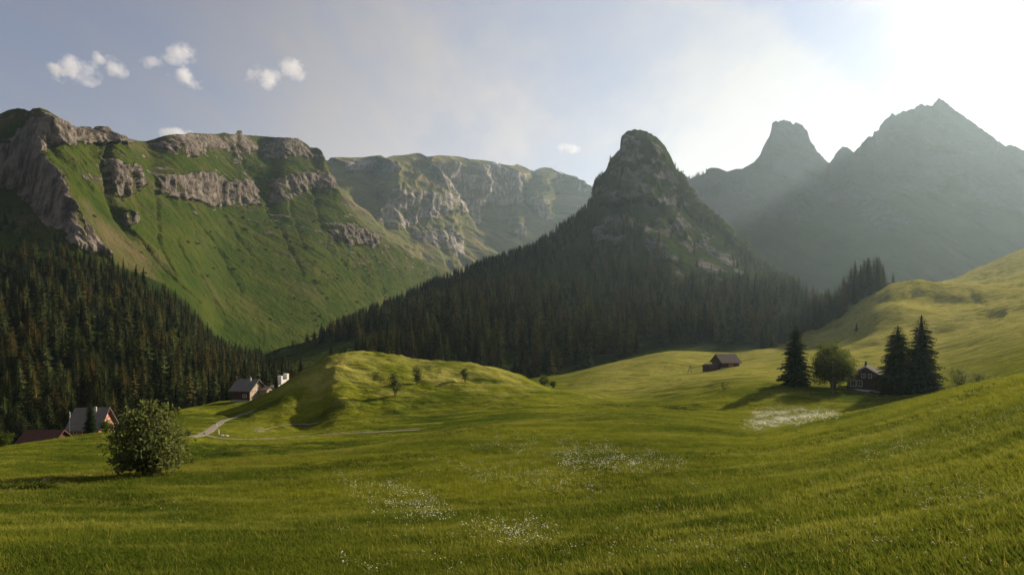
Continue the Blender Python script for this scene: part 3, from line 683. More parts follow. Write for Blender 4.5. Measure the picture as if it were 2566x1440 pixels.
# ------------------------------------------------------------------ scattering (only for what nobody could count)
def scatter(name, pts, rot, scl, idx, protos, label, cat):
    me = bpy.data.meshes.new(name)
    n = len(pts)
    me.vertices.add(n); me.vertices.foreach_set('co', np.asarray(pts, np.float32).ravel())
    a = me.attributes.new('rot', 'FLOAT_VECTOR', 'POINT'); a.data.foreach_set('vector', np.asarray(rot, np.float32).ravel())
    a = me.attributes.new('scl', 'FLOAT_VECTOR', 'POINT'); a.data.foreach_set('vector', np.asarray(scl, np.float32).ravel())
    a = me.attributes.new('pick', 'INT', 'POINT'); a.data.foreach_set('value', np.asarray(idx, np.int32))
    me.update()
    o = add(name, me, kind='stuff', label=label, category=cat)
    pc = bpy.data.collections.new(name + '_kinds')
    for k, m in enumerate(protos):
        pc.objects.link(bpy.data.objects.new(name + '_piece', m))
    g = bpy.data.node_groups.new(name, 'GeometryNodeTree')
    g.interface.new_socket('Geometry', in_out='INPUT', socket_type='NodeSocketGeometry')
    g.interface.new_socket('Geometry', in_out='OUTPUT', socket_type='NodeSocketGeometry')
    gi, go = g.nodes.new('NodeGroupInput'), g.nodes.new('NodeGroupOutput')
    ci = g.nodes.new('GeometryNodeCollectionInfo'); ci.inputs['Collection'].default_value = pc
    ci.inputs['Separate Children'].default_value = True; ci.inputs['Reset Children'].default_value = True
    ip = g.nodes.new('GeometryNodeInstanceOnPoints'); ip.inputs['Pick Instance'].default_value = True
    def na(nm, ty):
        q = g.nodes.new('GeometryNodeInputNamedAttribute'); q.data_type = ty; q.inputs['Name'].default_value = nm
        return q.outputs['Attribute']
    g.links.new(gi.outputs[0], ip.inputs['Points']); g.links.new(ci.outputs[0], ip.inputs['Instance'])
    g.links.new(na('pick', 'INT'), ip.inputs['Instance Index']); g.links.new(na('rot', 'FLOAT_VECTOR'), ip.inputs['Rotation'])
    g.links.new(na('scl', 'FLOAT_VECTOR'), ip.inputs['Scale']); g.links.new(ip.outputs[0], go.inputs[0])
    md = o.modifiers.new('scatter', 'NODES'); md.node_group = g
    return o

# ------------------------------------------------------------------ forests
FAR = [spruce_crown('crown', 14, 9, 100 + k, (.19, .22, .235, .20)[k], prof=.56) for k in range(4)]
NEARK = [spruce_crown('crown', 24, 11, 200 + k, (.19, .215, .20)[k], sub=2, prof=.56) for k in range(3)]
TRUNK = tube_mesh('trunk', [[((0, 0, -.04), .014), ((0, 0, .5), .009), ((0, 0, .97), .002)]], M['bark'], 6)

def plant(sheet, mask, spacing, seed):
    """random points on a sheet, even per square metre, where mask > random"""
    P = SHEETS[sheet]['P']; r = np.random.default_rng(seed)
    a = P[1:, :-1] - P[:-1, :-1]; b = P[:-1, 1:] - P[:-1, :-1]
    area = np.abs(a[..., 0] * b[..., 1] - a[..., 1] * b[..., 0])
    w = (area * mask[:-1, :-1]).ravel()
    n = int(w.sum() / spacing ** 2)
    c = r.choice(len(w), n, p=w / w.sum())
    i, j = np.unravel_index(c, area.shape)
    u, v = r.random(n)[:, None], r.random(n)[:, None]
    return (P[i, j] * (1 - u) + P[i + 1, j] * u) * (1 - v) + (P[i, j + 1] * (1 - u) + P[i + 1, j + 1] * u) * v, i, j

def proj(p): return CX + F * p[:, 0] / p[:, 1], YH - F * p[:, 2] / p[:, 1]

sh = SHEETS['mountain_wall']
inL = (UPL <= 0.0) * (sh['PX'] < 760)
fr = poly_mask(sh['PX'], sh['PY'], [(-900, 720), (0, 660), (60, 645), (180, 662), (300, 694), (420, 752), (500, 826), (560, 888), (640, 915), (740, 960), (900, 1200), (-900, 1300)], 6)
gap = poly_mask(sh['PX'], sh['PY'], [(455, 745), (520, 770), (545, 800), (470, 772)], 5)
maskL = fr * inL * (1 - gap)
ptsL, _, _ = plant('mountain_wall', maskL, 6.2, 1)
# a looser fringe of spruces above the wood
fringe = poly_mask(sh['PX'], sh['PY'], [(-100, 560), (60, 560), (180, 640), (300, 668), (300, 690), (0, 660)], 8) * .5
ptsF, _, _ = plant('mountain_wall', fringe, 8.0, 2)
sh = SHEETS['rock_peak']
sp = smooth(-.15, .2, fbm(sh['P'][..., 0] / 45, sh['P'][..., 2] / 30, 4, 3))
leftr = poly_mask(sh['PX'], sh['PY'], [(560, 1000), (800, 838), (1000, 748), (1330, 616), (1490, 450), (1500, 520), (1420, 640), (1300, 730), (1500, 760), (2000, 760), (2060, 900), (700, 1100)], 10)
maskH = np.clip(np.where(HUP < .12, 1.0, leftr * .9 + sp * (1 - .95 * HRK) * .55 + .08), 0, 1) * (1 - HGL)
bald = poly_mask(sh['PX'], sh['PY'], [(1310, 700), (1420, 640), (1400, 690), (1330, 712)], 10)
edgeH = smooth(-5, 5, np.interp(sh['PX'], [1380, 1450, 1560, 1640, 1750, 1900, 2010], [960, 930, 902, 872, 862, 866, 850]) - sh['PY'])
maskH *= np.where((sh['PX'] > 1535) & (sh['PX'] < 1690) & (HUP > .9), 0, 1)
maskH *= np.where(sh['PX'] > 1400, edgeH, 1) * (1 - .85 * bald) * np.where((sh['PX'] > 2090) | ((sh['PX'] < 800) & (HUP < .9)), 0, 1)
stand = fbm(sh['P'][..., 0] / 38, sh['P'][..., 1] / 30, 12, 3)
maskH = maskH * np.where(HUP < .15, smooth(-.42, -.12, stand) * .68, 1)
ptsH, iH, jH = plant('rock_peak', maskH, 7.2, 3)
crl = np.where((sh['PX'] > 1700) & (sh['PX'] < 2000) & (HUP > .86), 1.0, 0.0) + np.where((HUP > .96) & (sh['PX'] < 1500) & (sh['PX'] > 800), 1.0, 0)
ptsC, iC, _ = plant('rock_peak', crl, 4.8, 9)

allp = np.concatenate([ptsL, ptsH]); nL = len(ptsL)
hts = np.where(np.arange(len(allp)) < nL, rng.uniform(8, 17, len(allp)), rng.uniform(10, 23, len(allp)))
hh = HUP[iH, jH]
hts[nL:] *= 1 - .42 * smooth(.1, .8, hh)
hts *= 1 + .38 * fbm(allp[:, 0] / 30, allp[:, 1] / 26, 5, 3)
px, py = proj(allp)
size = hts / allp[:, 1]
near_line = np.where(np.arange(len(allp)) < nL, 1, 1)
cand = np.nonzero((px > -20) & (px < 2590) & ~((px > 330) & (px < 1330) & (py > 1010)) & ~((px > 700) & (px < 1330) & (py > 955)))[0]
order = cand[np.argsort(-size[cand])]
qL = [k for k in order if k < nL][:80]; qH = [k for k in order if k >= nL][:88]
chosen = np.array(qL + qH); rest = np.setdiff1d(np.arange(len(allp)), chosen)

def put_spruce(loc, h, rz, kind, label, group, wide=1.0):
    o = thing('spruce_tree', label, 'tree', loc, rz, group, (h * wide, h * wide, h))
    add('crown', kind, o); add('trunk', TRUNK, o)
    return o
LAB_L = 'dark spruce in the front ranks of the steep wood behind the left hand houses'
LAB_H = 'dark spruce in the front ranks of the wood below the pointed rock peak'
src = None
for c, (k) in enumerate(chosen):
    p = allp[k]; isL = k < nL
    loc = (p[0], p[1], p[2] - .3); sc = (hts[k] * (.9 + .35 * rng.random()),) * 2 + (hts[k],)
    crown = NEARK[c % 3]
    if src is None:
        src = put_spruce(loc, hts[k], 0, crown, LAB_L, 'spruces of the steep wood on the left'); t = src
        kids = list(src.children)
    else:
        t = src.copy(); COL.objects.link(t)
        for ch in kids:
            d = ch.copy(); COL.objects.link(d); d.parent = t
            if ch.name.startswith('crown'): d.data = crown
    t.location = loc; t.scale = sc; t.rotation_euler = (0, 0, rng.random() * 6.28)
    t['label'] = LAB_L if isL else LAB_H
    t['group'] = 'spruces of the steep wood on the left' if isL else 'spruces of the wood below the pointed peak'

def forest(name, p, h, label, protos=FAR, fat=(.9, 1.45), cat='forest'):
    n = len(p)
    f = rng.uniform(*fat, n)
    scatter(name, p + np.array([0, 0, -.4]), np.stack([rng.normal(0, .03, n), rng.normal(0, .03, n), rng.uniform(0, 6.28, n)], 1), np.stack([h * f, h * f, h], 1), rng.integers(0, len(protos), n), protos, label, cat)
rl = rest[rest < nL]; rh = rest[rest >= nL]
forest('spruce_forest', np.concatenate([allp[rl], ptsF]), np.concatenate([hts[rl], rng.uniform(6, 12, len(ptsF))]), 'dense dark spruce forest covering the steep slope on the left')
forest('spruce_forest', allp[rh], hts[rh], 'dense dark spruce forest climbing the flanks of the pointed peak')
# leafy scrub that catches the sun on the peak's right ridge, and skyline spruces on the left one
SHR = [broad_crown('shrub', [(0, 0, .45, .5, .5, .5), (.3, .1, .35, .35, .35, .4), (-.25, -.2, .35, .35, .3, .35)], 170, .13, 40 + k, M['shrubleaf']) for k in range(3)]
cl = sh['PX'][iC, 0] < 1500
forest('spruce_forest', ptsC[cl], rng.uniform(7, 13, cl.sum()), 'thin row of spruces along the skyline of the left ridge of the peak')
r1 = ptsC[~cl]
forest('ridge_scrub', r1, rng.uniform(5, 10, len(r1)), 'sunlit leafy scrub along the right ridge of the pointed peak', SHR, (.8, 1.2), 'scrub')
# dwarf shrubs on the slopes of the long wall
sh2 = SHEETS['mountain_wall']
mS = np.clip(smooth(.12, .3, fbm(sh2['P'][..., 1] / 30, sh2['P'][..., 2] / 22, 3, 4)), 0, 1) * poly_mask(sh2['PX'], sh2['PY'], [(700, 540), (900, 640), (1120, 690), (1120, 780), (880, 860), (760, 850), (800, 740), (720, 650)], 25) * (UPL > 0) \
    + .05 * (UPL > .02) * (UPL < .7) + .3 * poly_mask(sh2['PX'], sh2['PY'], [(770, 790), (930, 760), (960, 800), (850, 850), (780, 860)], 10)
ptsS, _, _ = plant('mountain_wall', np.clip(mS, 0, 1), 7.5, 5)
forest('alpine_scrub', ptsS, rng.uniform(1.2, 4.6, len(ptsS)) ** 1.0, 'dark dwarf shrubs scattered over the green mountain slope', SHR, (.9, 1.8), 'scrub')
# skyline spruces on the low saddle right of the peak
sk = SHEETS['jagged_mountain']
ks = [i for i in range(len(qx)) if 1716 < qx[i] < 1772]
pk = sk['P'][ks, -1]; pk = pk[rng.integers(0, len(pk), 26)]
forest('saddle_spruces', pk + rng.normal(0, 3, pk.shape) * np.array([1, 1, 0]), rng.uniform(7, 16, len(pk)), 'tiny spruces on the skyline saddle right of the pointed peak', FAR, (.8, 1.1), 'trees')

# the clump on the grassy ridge to the right
lab = 'dark spruce crowded in the clump on the grassy ridge at the right'
spots = []
r = random.Random(5)
for k in range(78):
    u = r.random()
    x = 1920 + 290 * u ** .85; D = 400 + 36 * (r.random() - .7)
    spots.append((x, D, float(np.interp(x, [1900, 1960, 2040, 2100, 2140, 2210], [13, 17, 23, 22, 25, 23])) * (.72 + .36 * r.random())))
for k in range(44):
    u = r.random(); x = 1900 + 130 * u
    spots.append((x, 396 - 60 * r.random() * (1 - u) - 8 * r.random(), 9 + 8 * r.random() + 4 * u))
for x, D, h in spots + [(2213, 398, 17), (2203, 402, 24), (2143, 396, 27)]:
    p = ground(x, D)
    t = src.copy(); COL.objects.link(t)
    for ch in kids:
        d = ch.copy(); COL.objects.link(d); d.parent = t
        if ch.name.startswith('crown'): d.data = NEARK[r.randrange(3)]
    w = h * (1.0 + .35 * r.random())
    t.location = (p.x, p.y, p.z - .4); t.scale = (w, w, h); t.rotation_euler = (0, 0, r.random() * 6.28)
    t['label'] = lab; t['group'] = 'spruces of the clump on the right ridge'
def lone_spruce(x, ytop, ybase, D, label, wide=1.0, crown=None, lean=0):
    p = ground(x, D); h = (D * (YH - ytop) / F) - p.z
    return put_spruce((p.x, p.y, p.z - .2), h, rng.random() * 6.28, crown or NEARK[0], label, None, wide)
lone_spruce(2238, 681, 722, 408, 'single slim spruce standing apart just right of the ridge clump', 1.25)
lone_spruce(2146, 805, 840, 300, 'small dark spruce alone on the shaded slope below the ridge clump', 1.6)
BIG = [spruce_crown('crown', 40, 18, 300 + k, (.20, .23, .19, .16)[k], M['spruce_near'], 6, .03, .6, .52) for k in range(4)]
lone_spruce(1993, 812, 968, 124, 'tall dark spruce left of the leafy tree beside the brown chalet', 1.2, BIG[0])
lone_spruce(2250, 812, 990, 118, 'broad dark spruce overlapping the right side of the brown chalet', 1.2, BIG[1])
lone_spruce(2309, 786, 990, 117, 'tallest dark spruce at the right end of the chalet trees', 1.2, BIG[2])
lone_spruce(226, 999, 1088, 118, 'young slender spruce in front of the red gabled house', .95, BIG[3])
lone_spruce(692, 933, 985, 178, 'small spruce beside the white building behind the knoll', .9, BIG[3])
lone_spruce(150, 1055, 1100, 150, 'small spruce behind the brown tiled barn roof', 1.2, BIG[3])

def leafy(name, x, ybase, ytop, D, width, label, cat, blobs, n, size, seed, mat, stems=4, bark='bark', ground_gap=.12, on_ray=True):
    p = ground(x, D) if D else ray(x, ybase)
    D = p.y; h = D * (ybase - ytop) / F; w = D * width / F / 2
    o = thing(name, label, cat, (p.x, p.y, p.z - .05), rng.random() * .6)
    bl = [(a * w, b * w, c * h, d * w, e * w, f * h) for a, b, c, d, e, f in blobs]
    add('crown', broad_crown('crown', bl, n, size, seed, mat, .085 if stems > 8 else .055), o)
    add('trunk', stem_set('trunk', stems, h * .8, w * .7, max(.03, h * .018), seed, M[bark]), o)
    return o
ROUND = [(0, 0, .52, .72, .72, .40), (.45, .2, .45, .5, .5, .33), (-.45, -.1, .46, .5, .5, .34), (.1, -.45, .38, .5, .45, .3), (-.1, .4, .5, .5, .45, .36), (.18, .05, .8, .4, .4, .19), (-.25, 0, .78, .36, .36, .2), (.55, -.1, .30, .38, .4, .2), (-.5, .2, .28, .4, .4, .2), (0, 0, .26, .6, .6, .18)]
OVAL = [(0, 0, .55, .8, .8, .42), (.2, .1, .35, .7, .6, .25), (-.15, -.1, .75, .5, .5, .24)]
BUSHY = [(0, 0, .42, .80, .80, .34), (.50, .1, .40, .46, .5, .30), (-.50, 0, .42, .46, .5, .32), (.05, -.5, .36, .5, .45, .30), (-.1, .45, .45, .5, .45, .34), (.32, .0, .70, .42, .4, .22), (-.28, -.1, .72, .42, .4, .20), (.06, 0, .84, .34, .3, .13), (.55, -.2, .22, .36, .4, .16), (-.52, -.1, .22, .34, .4, .16), (.1, -.3, .15, .5, .4, .12), (.78, 0, .45, .2, .3, .14), (-.8, 0, .5, .18, .3, .16)] \
    + [(-.55 + .17 * k + .05 * (k % 3), .15 * ((k * 7) % 3 - 1), .84 + .07 * ((k * 5) % 3) - .12 * abs(k - 3.2) / 3, .06, .06, .12) for k in range(8)]
bush = leafy('large_bush', 376, 1192, 994, None, 172, 'large round leafy bush standing alone in the meadow at the left', 'bush', BUSHY, 9500, .125, 11, M['leaf_grey'], 9, 'bark')
leafy('broadleaf_tree', 2088, 968, 850, 123, 122, 'round leafy tree with bright rim between spruce and brown chalet', 'tree', ROUND, 15000, .19, 12, M['leaf'], 6)
leafy('small_tree', 990, 992, 932, None, 36, 'darkest and nearest small tree on the grassy knoll', 'tree', OVAL, 2200, .15, 13, M['leaf_grey'], 2)
leafy('small_tree', 1046, 962, 915, None, 30, 'small oval tree near the middle of the knoll top', 'tree', OVAL, 1800, .15, 14, M['leaf_grey'], 2)
leafy('small_tree', 1166, 957, 921, None, 27, 'small oval tree on the right part of the knoll', 'tree', OVAL, 1600, .15, 15, M['leaf_grey'], 2)
leafy('bush', 2409, 964, 898, 108, 60, 'loose leafy bush right of the tallest chalet spruce', 'bush', ROUND, 2600, .12, 16, M['leaf_grey'], 7)
leafy('bush', 2456, 952, 918, 114, 62, 'low pale bush right of the loose leafy bush', 'bush', OVAL, 1400, .12, 17, M['leaf_grey'], 7)
leafy('bush', 1363, 952, 922, 205, 40, 'round bush at the wood edge where the knoll runs out', 'bush', OVAL, 1500, .2, 18, M['leaf'], 4)
leafy('bush', 1385, 960, 940, 196, 26, 'low bush just right of the round bush at the wood edge', 'bush', OVAL, 900, .2, 28, M['leaf'], 4)
leafy('bush', 266, 1102, 1066, 84, 36, 'dark bush below the red gable of the left house', 'bush', OVAL, 2200, .09, 19, M['leaf'], 5)
leafy('bush', 4, 1130, 1085, 74, 50, 'leafy bush cut by the left edge of the picture', 'bush', OVAL, 2400, .10, 20, M['leaf'], 5)
leafy('sapling', 1815, 978, 956, None, 26, 'thin sapling alone on the pale meadow below the barn', 'sapling', OVAL, 260, .12, 21, M['leaf'], 4)
leafy('bush', 470, 1096, 1076, 84, 22, 'small round bush beside the road junction', 'bush', OVAL, 800, .08, 22, M['leaf_grey'], 4)
leafy('bush', 120, 1085, 1050, 130, 30, 'yellow green bush rising behind the brown barn roof', 'bush', OVAL, 900, .14, 23, M['leaf'], 4)
leafy('low_scrub', 440, 1192, 1168, 44, 90, 'low straggling scrub at the right foot of the large bush', 'scrub', [(-.6, 0, .4, .35, .3, .4), (-.1, 0, .3, .3, .3, .3), (.3, .1, .4, .3, .3, .4), (.75, 0, .28, .28, .3, .3)], 1600, .09, 24, M['leaf'], 7)
leafy('low_scrub', 70, 1228, 1206, None, 170, 'dark leafy weeds below the shadow of the large bush', 'weeds', [(-.8, 0, .4, .3, .2, .4), (-.4, 0, .3, .3, .2, .4), (.1, .1, .4, .3, .2, .4), (.5, 0, .28, .28, .2, .3)], 2200, .07, 25, M['leaf'], 9)

# ------------------------------------------------------------------ buildings
class MB:
    def __init__(self): self.b = bmesh.new()
    def box(self, x0, x1, y0, y1, z0, z1):
        v = [self.b.verts.new(c) for c in ((x0, y0, z0), (x1, y0, z0), (x1, y1, z0), (x0, y1, z0), (x0, y0, z1), (x1, y0, z1), (x1, y1, z1), (x0, y1, z1))]
        for f in ((0, 3, 2, 1), (4, 5, 6, 7), (0, 1, 5, 4), (1, 2, 6, 5), (2, 3, 7, 6), (3, 0, 4, 7)): self.b.faces.new([v[i] for i in f])
        return self
    def prism(self, pts, axis, a, b):
        """outline pts (u, z) pushed along axis 'x' or 'y' from a to b"""
        mk = (lambda u, z, t: (t, u, z)) if axis == 'x' else (lambda u, z, t: (u, t, z))
        A = [self.b.verts.new(mk(u, z, a)) for u, z in pts]; B = [self.b.verts.new(mk(u, z, b)) for u, z in pts]
        n = len(pts)
        self.b.faces.new(A[::-1]); self.b.faces.new(B)
        for i in range(n): self.b.faces.new((A[i], A[(i + 1) % n], B[(i + 1) % n], B[i]))
        return self
    def cyl(self, x, y, z0, z1, r0, r1=None, n=10):
        r1 = r0 if r1 is None else r1
        A = [self.b.verts.new((x + r0 * math.cos(6.2832 * i / n), y + r0 * math.sin(6.2832 * i / n), z0)) for i in range(n)]
        B = [self.b.verts.new((x + r1 * math.cos(6.2832 * i / n), y + r1 * math.sin(6.2832 * i / n), z1)) for i in range(n)]
        self.b.faces.new(A[::-1]); self.b.faces.new(B)
        for i in range(n): self.b.faces.new((A[i], A[(i + 1) % n], B[(i + 1) % n], B[i]))
        return self
    def build(self, name, mat, parent=None, bevel=0.0):
        bmesh.ops.recalc_face_normals(self.b, faces=self.b.faces)
        me = bpy.data.meshes.new(name); self.b.to_mesh(me); self.b.free()
        me.materials.append(mat)
        return add(name, me, parent)

def gable_house(o, L, W, H, rise, wall, roof, base=None, base_h=.6, over=.7, thick=.22, deep=3.0):
    """ridge along local x; the gable faces are at x = +-L/2; walls start below ground so that a slope never shows a gap"""
    hw = W / 2; z0 = base_h if base else -deep
    MB().prism([(-hw, z0), (hw, z0), (hw, H), (0, H + rise), (-hw, H)], 'x', -L / 2, L / 2).build('wall', wall, o)
    if base: MB().box(-L / 2 - .06, L / 2 + .06, -hw - .06, hw + .06, -deep, base_h - .003).build('plinth', base, o)
    sl = rise / hw; eo = over
    a = H + rise + .03; e = H - eo * sl + .03
    MB().prism([(-hw - eo, e), (0, a), (hw + eo, e), (hw + eo, e + thick), (0, a + thick), (-hw - eo, e + thick)], 'x', -L / 2 - over, L / 2 + over).build('roof', roof, o)
    return H + rise + thick

def window(o, side, u, z, w, h, L, W, frame, pane='glass', mull=True, sh=None):
    """side 'x+','x-' = gables, 'y-','y+' = eaves walls; u is measured along the wall"""
    fr = MB(); pn_ = MB(); t = .09
    def bx(m, u0, u1, z0, z1, d0, d1):
        if side[0] == 'x':
            s = 1 if side[1] == '+' else -1
            xa, xb = sorted((s * (L / 2 + d0), s * (L / 2 + d1))); m.box(xa, xb, u0, u1, z0, z1)
        else:
            s = 1 if side[1] == '+' else -1
            ya_, yb_ = sorted((s * (W / 2 + d0), s * (W / 2 + d1))); m.box(u0, u1, ya_, yb_, z0, z1)
    a, b, c, d = u - w / 2, u + w / 2, z, z + h
    bx(fr, a, a + t, c, d, .004, .07); bx(fr, b - t, b, c, d, .004, .07)
    bx(fr, a + t, b - t, c, c + t, .004, .07); bx(fr, a + t, b - t, d - t, d, .004, .07)
    if mull: bx(fr, u - .025, u + .025, c + t, d - t, .03, .055)
    f = fr.build('window', M[frame], o)
    bx(pn_, a + t, b - t, c + t, d - t, .005, .028)
    pn_.build('pane', M[pane], f)
    if sh:
        for s in (-1, 1):
            m = MB(); bx(m, u + s * (w / 2 + w * .28) - w * .24, u + s * (w / 2 + w * .28) + w * .24, c, d, .004, .05); m.build('shutter', M[sh], o)
    return f

def house_at(name, label, x, y, D, face, cat):
    """face = angle of local +x in the world plan (radians)"""
    X = D * (x - CX) / F
    z = D * (YH - y) / F if y else float(zg(X, D)) - .1
    return thing(name, label, cat, (X, D, z), face)

# red gabled house at the left: gable turned to the sun
h1 = house_at('gabled_house', 'grey roofed house with sunlit red and tan gable behind a young spruce', 232, 1093, 146, math.radians(10), 'house')
L1, W1, H1, R1 = 6.4, 7.6, 3.0, 4.1
gable_house(h1, L1, W1, H1, R1, M['timber_red'], M['slate'], M['plaster'], .9, .8)
window(h1, 'x+', -1.1, 3.2, .85, 1.1, L1, W1, 'white', sh='shutter'); window(h1, 'x+', 1.1, 3.2, .85, 1.1, L1, W1, 'white')
window(h1, 'x+', -.1, 5.0, .8, .9, L1, W1, 'white', sh='shutter')
window(h1, 'x+', -2.3, 1.3, .9, 1.1, L1, W1, 'white'); window(h1, 'x+', 1.6, 1.3, .9, 1.1, L1, W1, 'white')
for u in (-2.0, 0, 2.0): window(h1, 'y-', u, 1.3, .8, 1.0, L1, W1, 'white')
MB().box(.9, 1.4, -1.3, -.8, 5.6, 7.6).build('chimney', M['stone'], h1)
MB().box(L1 / 2 + .01, L1 / 2 + .9, -2.6, 2.6, 2.75, 2.88).build('balcony', M['timber_pale'], h1)

# brown roofed barn, only its roof clears the meadow edge
b1 = house_at('low_barn', 'low barn with brown tiled roof half hidden by the meadow edge', 113, 1136, 108, math.radians(3), 'barn')
gable_house(b1, 6.0, 5.6, 2.1, 2.1, M['timber'], M['tile'], None, 0, .5)
MB().box(3.02, 3.08, -.9, .9, 0, 1.9).build('door', M['timber_pale'], b1)
window(b1, 'y-', 0, .9, .8, .8, 6.0, 5.6, 'wood_post')

# house by the knoll
h2 = house_at('farmhouse', 'grey roofed timber farmhouse with sunlit end wall left of the knoll', 622, 1003, 174, math.radians(-9), 'house')
L2, W2, H2, R2 = 5.6, 7.0, 3.7, 2.5
gable_house(h2, L2, W2, H2, R2, M['timber'], M['slate'], M['stone'], .7, .8)
MB().prism([(-W2 / 2 + .02, .72), (W2 / 2 - .02, .72), (W2 / 2 - .02, H2 - .03), (0, H2 + R2 - .06), (-W2 / 2 + .02, H2 - .03)], 'x', L2 / 2 + .005, L2 / 2 + .05).build('gable_cladding', M['timber_pale'], h2)
L2 += .1
for u in (-2.0, -.65, .7, 2.0): window(h2, 'x+', u, 2.6, .75, .95, L2, W2, 'white')
for u in (-2.0, -.65, .7): window(h2, 'x+', u, 1.0, .75, .95, L2, W2, 'white')
for u in (-.7, .7): window(h2, 'x+', u, 4.2, .7, .8, L2, W2, 'white')
window(h2, 'y-', 1.2, 1.4, 1.2, .9, L2 - .1, W2, 'white')
MB().box(.9, 1.4, -.9, -.4, 5.3, 7.0).build('chimney', M['stone'], h2)
MB().box(-L2 / 2 - 1.2, -L2 / 2 - .1, -2, 2, -1, .55).build('terrace_wall', M['stone'], h2)
s2 = house_at('wooden_shed', 'small lean-to shed with pale sunlit front right of the farmhouse', 666, None, 176, math.radians(-12), 'shed')
gable_house(s2, 3.2, 3.6, 1.7, .7, M['timber_pale'], M['slate'], None, 0, .4, .15)
MB().box(1.62, 1.67, -.6, .4, 0, 1.5).build('door', M['timber'], s2)
window(s2, 'x+', 1.1, .7, .6, .6, 3.2, 3.6, 'white')
# white building behind the knoll
w1 = house_at('white_building', 'white walled building with notched top standing behind the knoll', 708, 976, 186, math.radians(-24), 'building')
wb = MB(); wb.box(-.5, 1.1, -1.6, 1.6, -2, 3.4); wb.build('wall', M['plaster'], w1)
MB().box(-.5, 1.1, .75, 1.6, 3.403, 5.1).build('tower', M['plaster'], w1)
MB().box(-.5, 1.1, -1.6, -.95, 3.403, 4.6).build('tower', M['plaster'], w1)
MB().box(-.5, 1.0, -4.6, -1.603, -2, 1.9).build('side_wing', M['plaster'], w1)
MB().box(-.6, 1.1, -4.7, -1.606, 1.903, 2.02).build('roof', M['slate'], w1)
MB().box(-.45, 1.0, -.9, .7, 3.404, 3.75).build('roof', M['tile'], w1)
window(w1, 'x+', 0, 1.2, .9, 1.1, 2.2, 3.2, 'wood_post')
# brown chalet
ch = house_at('brown_chalet', 'dark brown chalet with white framed windows between the leafy tree and spruces', 2172, 980, 127, math.radians(236), 'house')
L3, W3, H3, R3 = 8.0, 7.0, 3.3, 2.2
gable_house(ch, L3, W3, H3, R3, M['timber'], M['slate'], M['plaster'], .75, .75, .2)
# +x gable faces the viewpoint; local y runs to the left from there
for u in (.75, -.45): window(ch, 'x+', u, 3.25, .72, .95, L3, W3, 'white')
for u in (-1.15, -2.3): window(ch, 'x+', u, 1.35, 1.05, 1.35, L3, W3, 'white')
for u in (2.6, .6): window(ch, 'y+', u, 1.4, .95, 1.2, L3, W3, 'white', sh=None)
window(ch, 'y-', 1, 1.4, .95, 1.2, L3, W3, 'white')
MB().cyl(.6, -.15, 5.0, 6.6, .26, .2).build('chimney', M['metal'], ch)
MB().box(L3 / 2 + .065, L3 / 2 + .12, .7, 1.4, -.4, .55).build('cellar_door', M['timber'], ch)
# barn on the far meadow
b2 = house_at('hay_barn', 'weathered brown barn alone on the far meadow before the wood', 1818, None, 216, math.radians(15), 'barn')
b2.scale = (.84, .84, .84)
gable_house(b2, 8.6, 7.6, 2.9, 3.0, M['timber'], M['tile_mid'], M['stone'], .5, .8)
MB().prism([(-3.7, .55), (3.7, .55), (3.7, 2.85), (0, 5.75), (-3.7, 2.85)], 'x', -4.35, -4.305).build('gable_boards', M['timber'], b2)
MB().box(-1.2, 1.2, -3.86, -3.81, .5, 2.3).build('door', M['timber_red'], b2)
MB().prism([(-2.4, -2), (2.4, -2), (2.4, .9), (-2.4, 1.7)], 'x', -10.0, -4.36).build('lean_to', M['timber'], b2)
MB().prism([(-2.8, .80), (2.8, 0.80), (2.8, .95), (0, 1.95), (-2.8, 1.85)], 'x', -10.4, -4.37).build('lean_to_roof', M['tile_mid'], b2)

# ------------------------------------------------------------------ poles, posts, stones
def pole(name, label, cat, x, ybase, ytop, D, r, mat):
    p = ground(x, D) if D else ray(x, ybase)
    o = thing(name, label, cat, (p.x, p.y, p.z))
    h = p.y * (YH - ytop) / F - p.z
    MB().cyl(0, 0, -.5, h, r, r * .7).build('post', M[mat], o)
    return o, h
o, h = pole('telegraph_pole', 'thin pale pole in front of the leafy tree by the chalet', 'pole', 2087, 968, 903, 116, .055, 'wood_post')
MB().box(-.35, .35, -.05, .05, h - .35, h - .25).build('crossarm', M['wood_post'], o)
o, h = pole('flag_pole', 'pole with a small white flag left of the red gabled house', 'flagpole', 174, 1090, 1030, 134, .07, 'wood_post')
fl = MB(); fl.prism([(-.10, h - 1.5), (.14, h - 1.5), (.26, h - .9), (.1, h - .12), (-.02, h - .1)], 'y', -.02, .02); fl.build('flag', M['white'], o)
p = ray(1729, 935)
o = thing('wooden_mast', 'two legged wooden mast in the meadow left of the barn', 'mast', p)
hm = 20 * p.y / F
me = tube_mesh('leg', [[((-.95, 0, -.4), .12), ((.05, 0, hm), .09)]], M['wood_post']); add('leg', me, o)
me = tube_mesh('leg', [[((.55, 0, -.4), .12), ((.20, 0, hm * .93), .09)]], M['wood_post']); add('leg', me, o)
MB().box(-.35, .5, -.08, .08, hm * .86, hm * .91).build('crossbar', M['wood_post'], o)
for x, yb_, yt, m, lb in ((512, 1089, 1083, 'metal', 'dark marker post at the road junction'), (548, 1088, 1076, 'white', 'white marker post at the road bend'), (543, 1068, 1060, 'white', 'short white post at the top of the road bend')):
    pole('marker_post', lb, 'post', x, yb_, yt, None, .10, m)
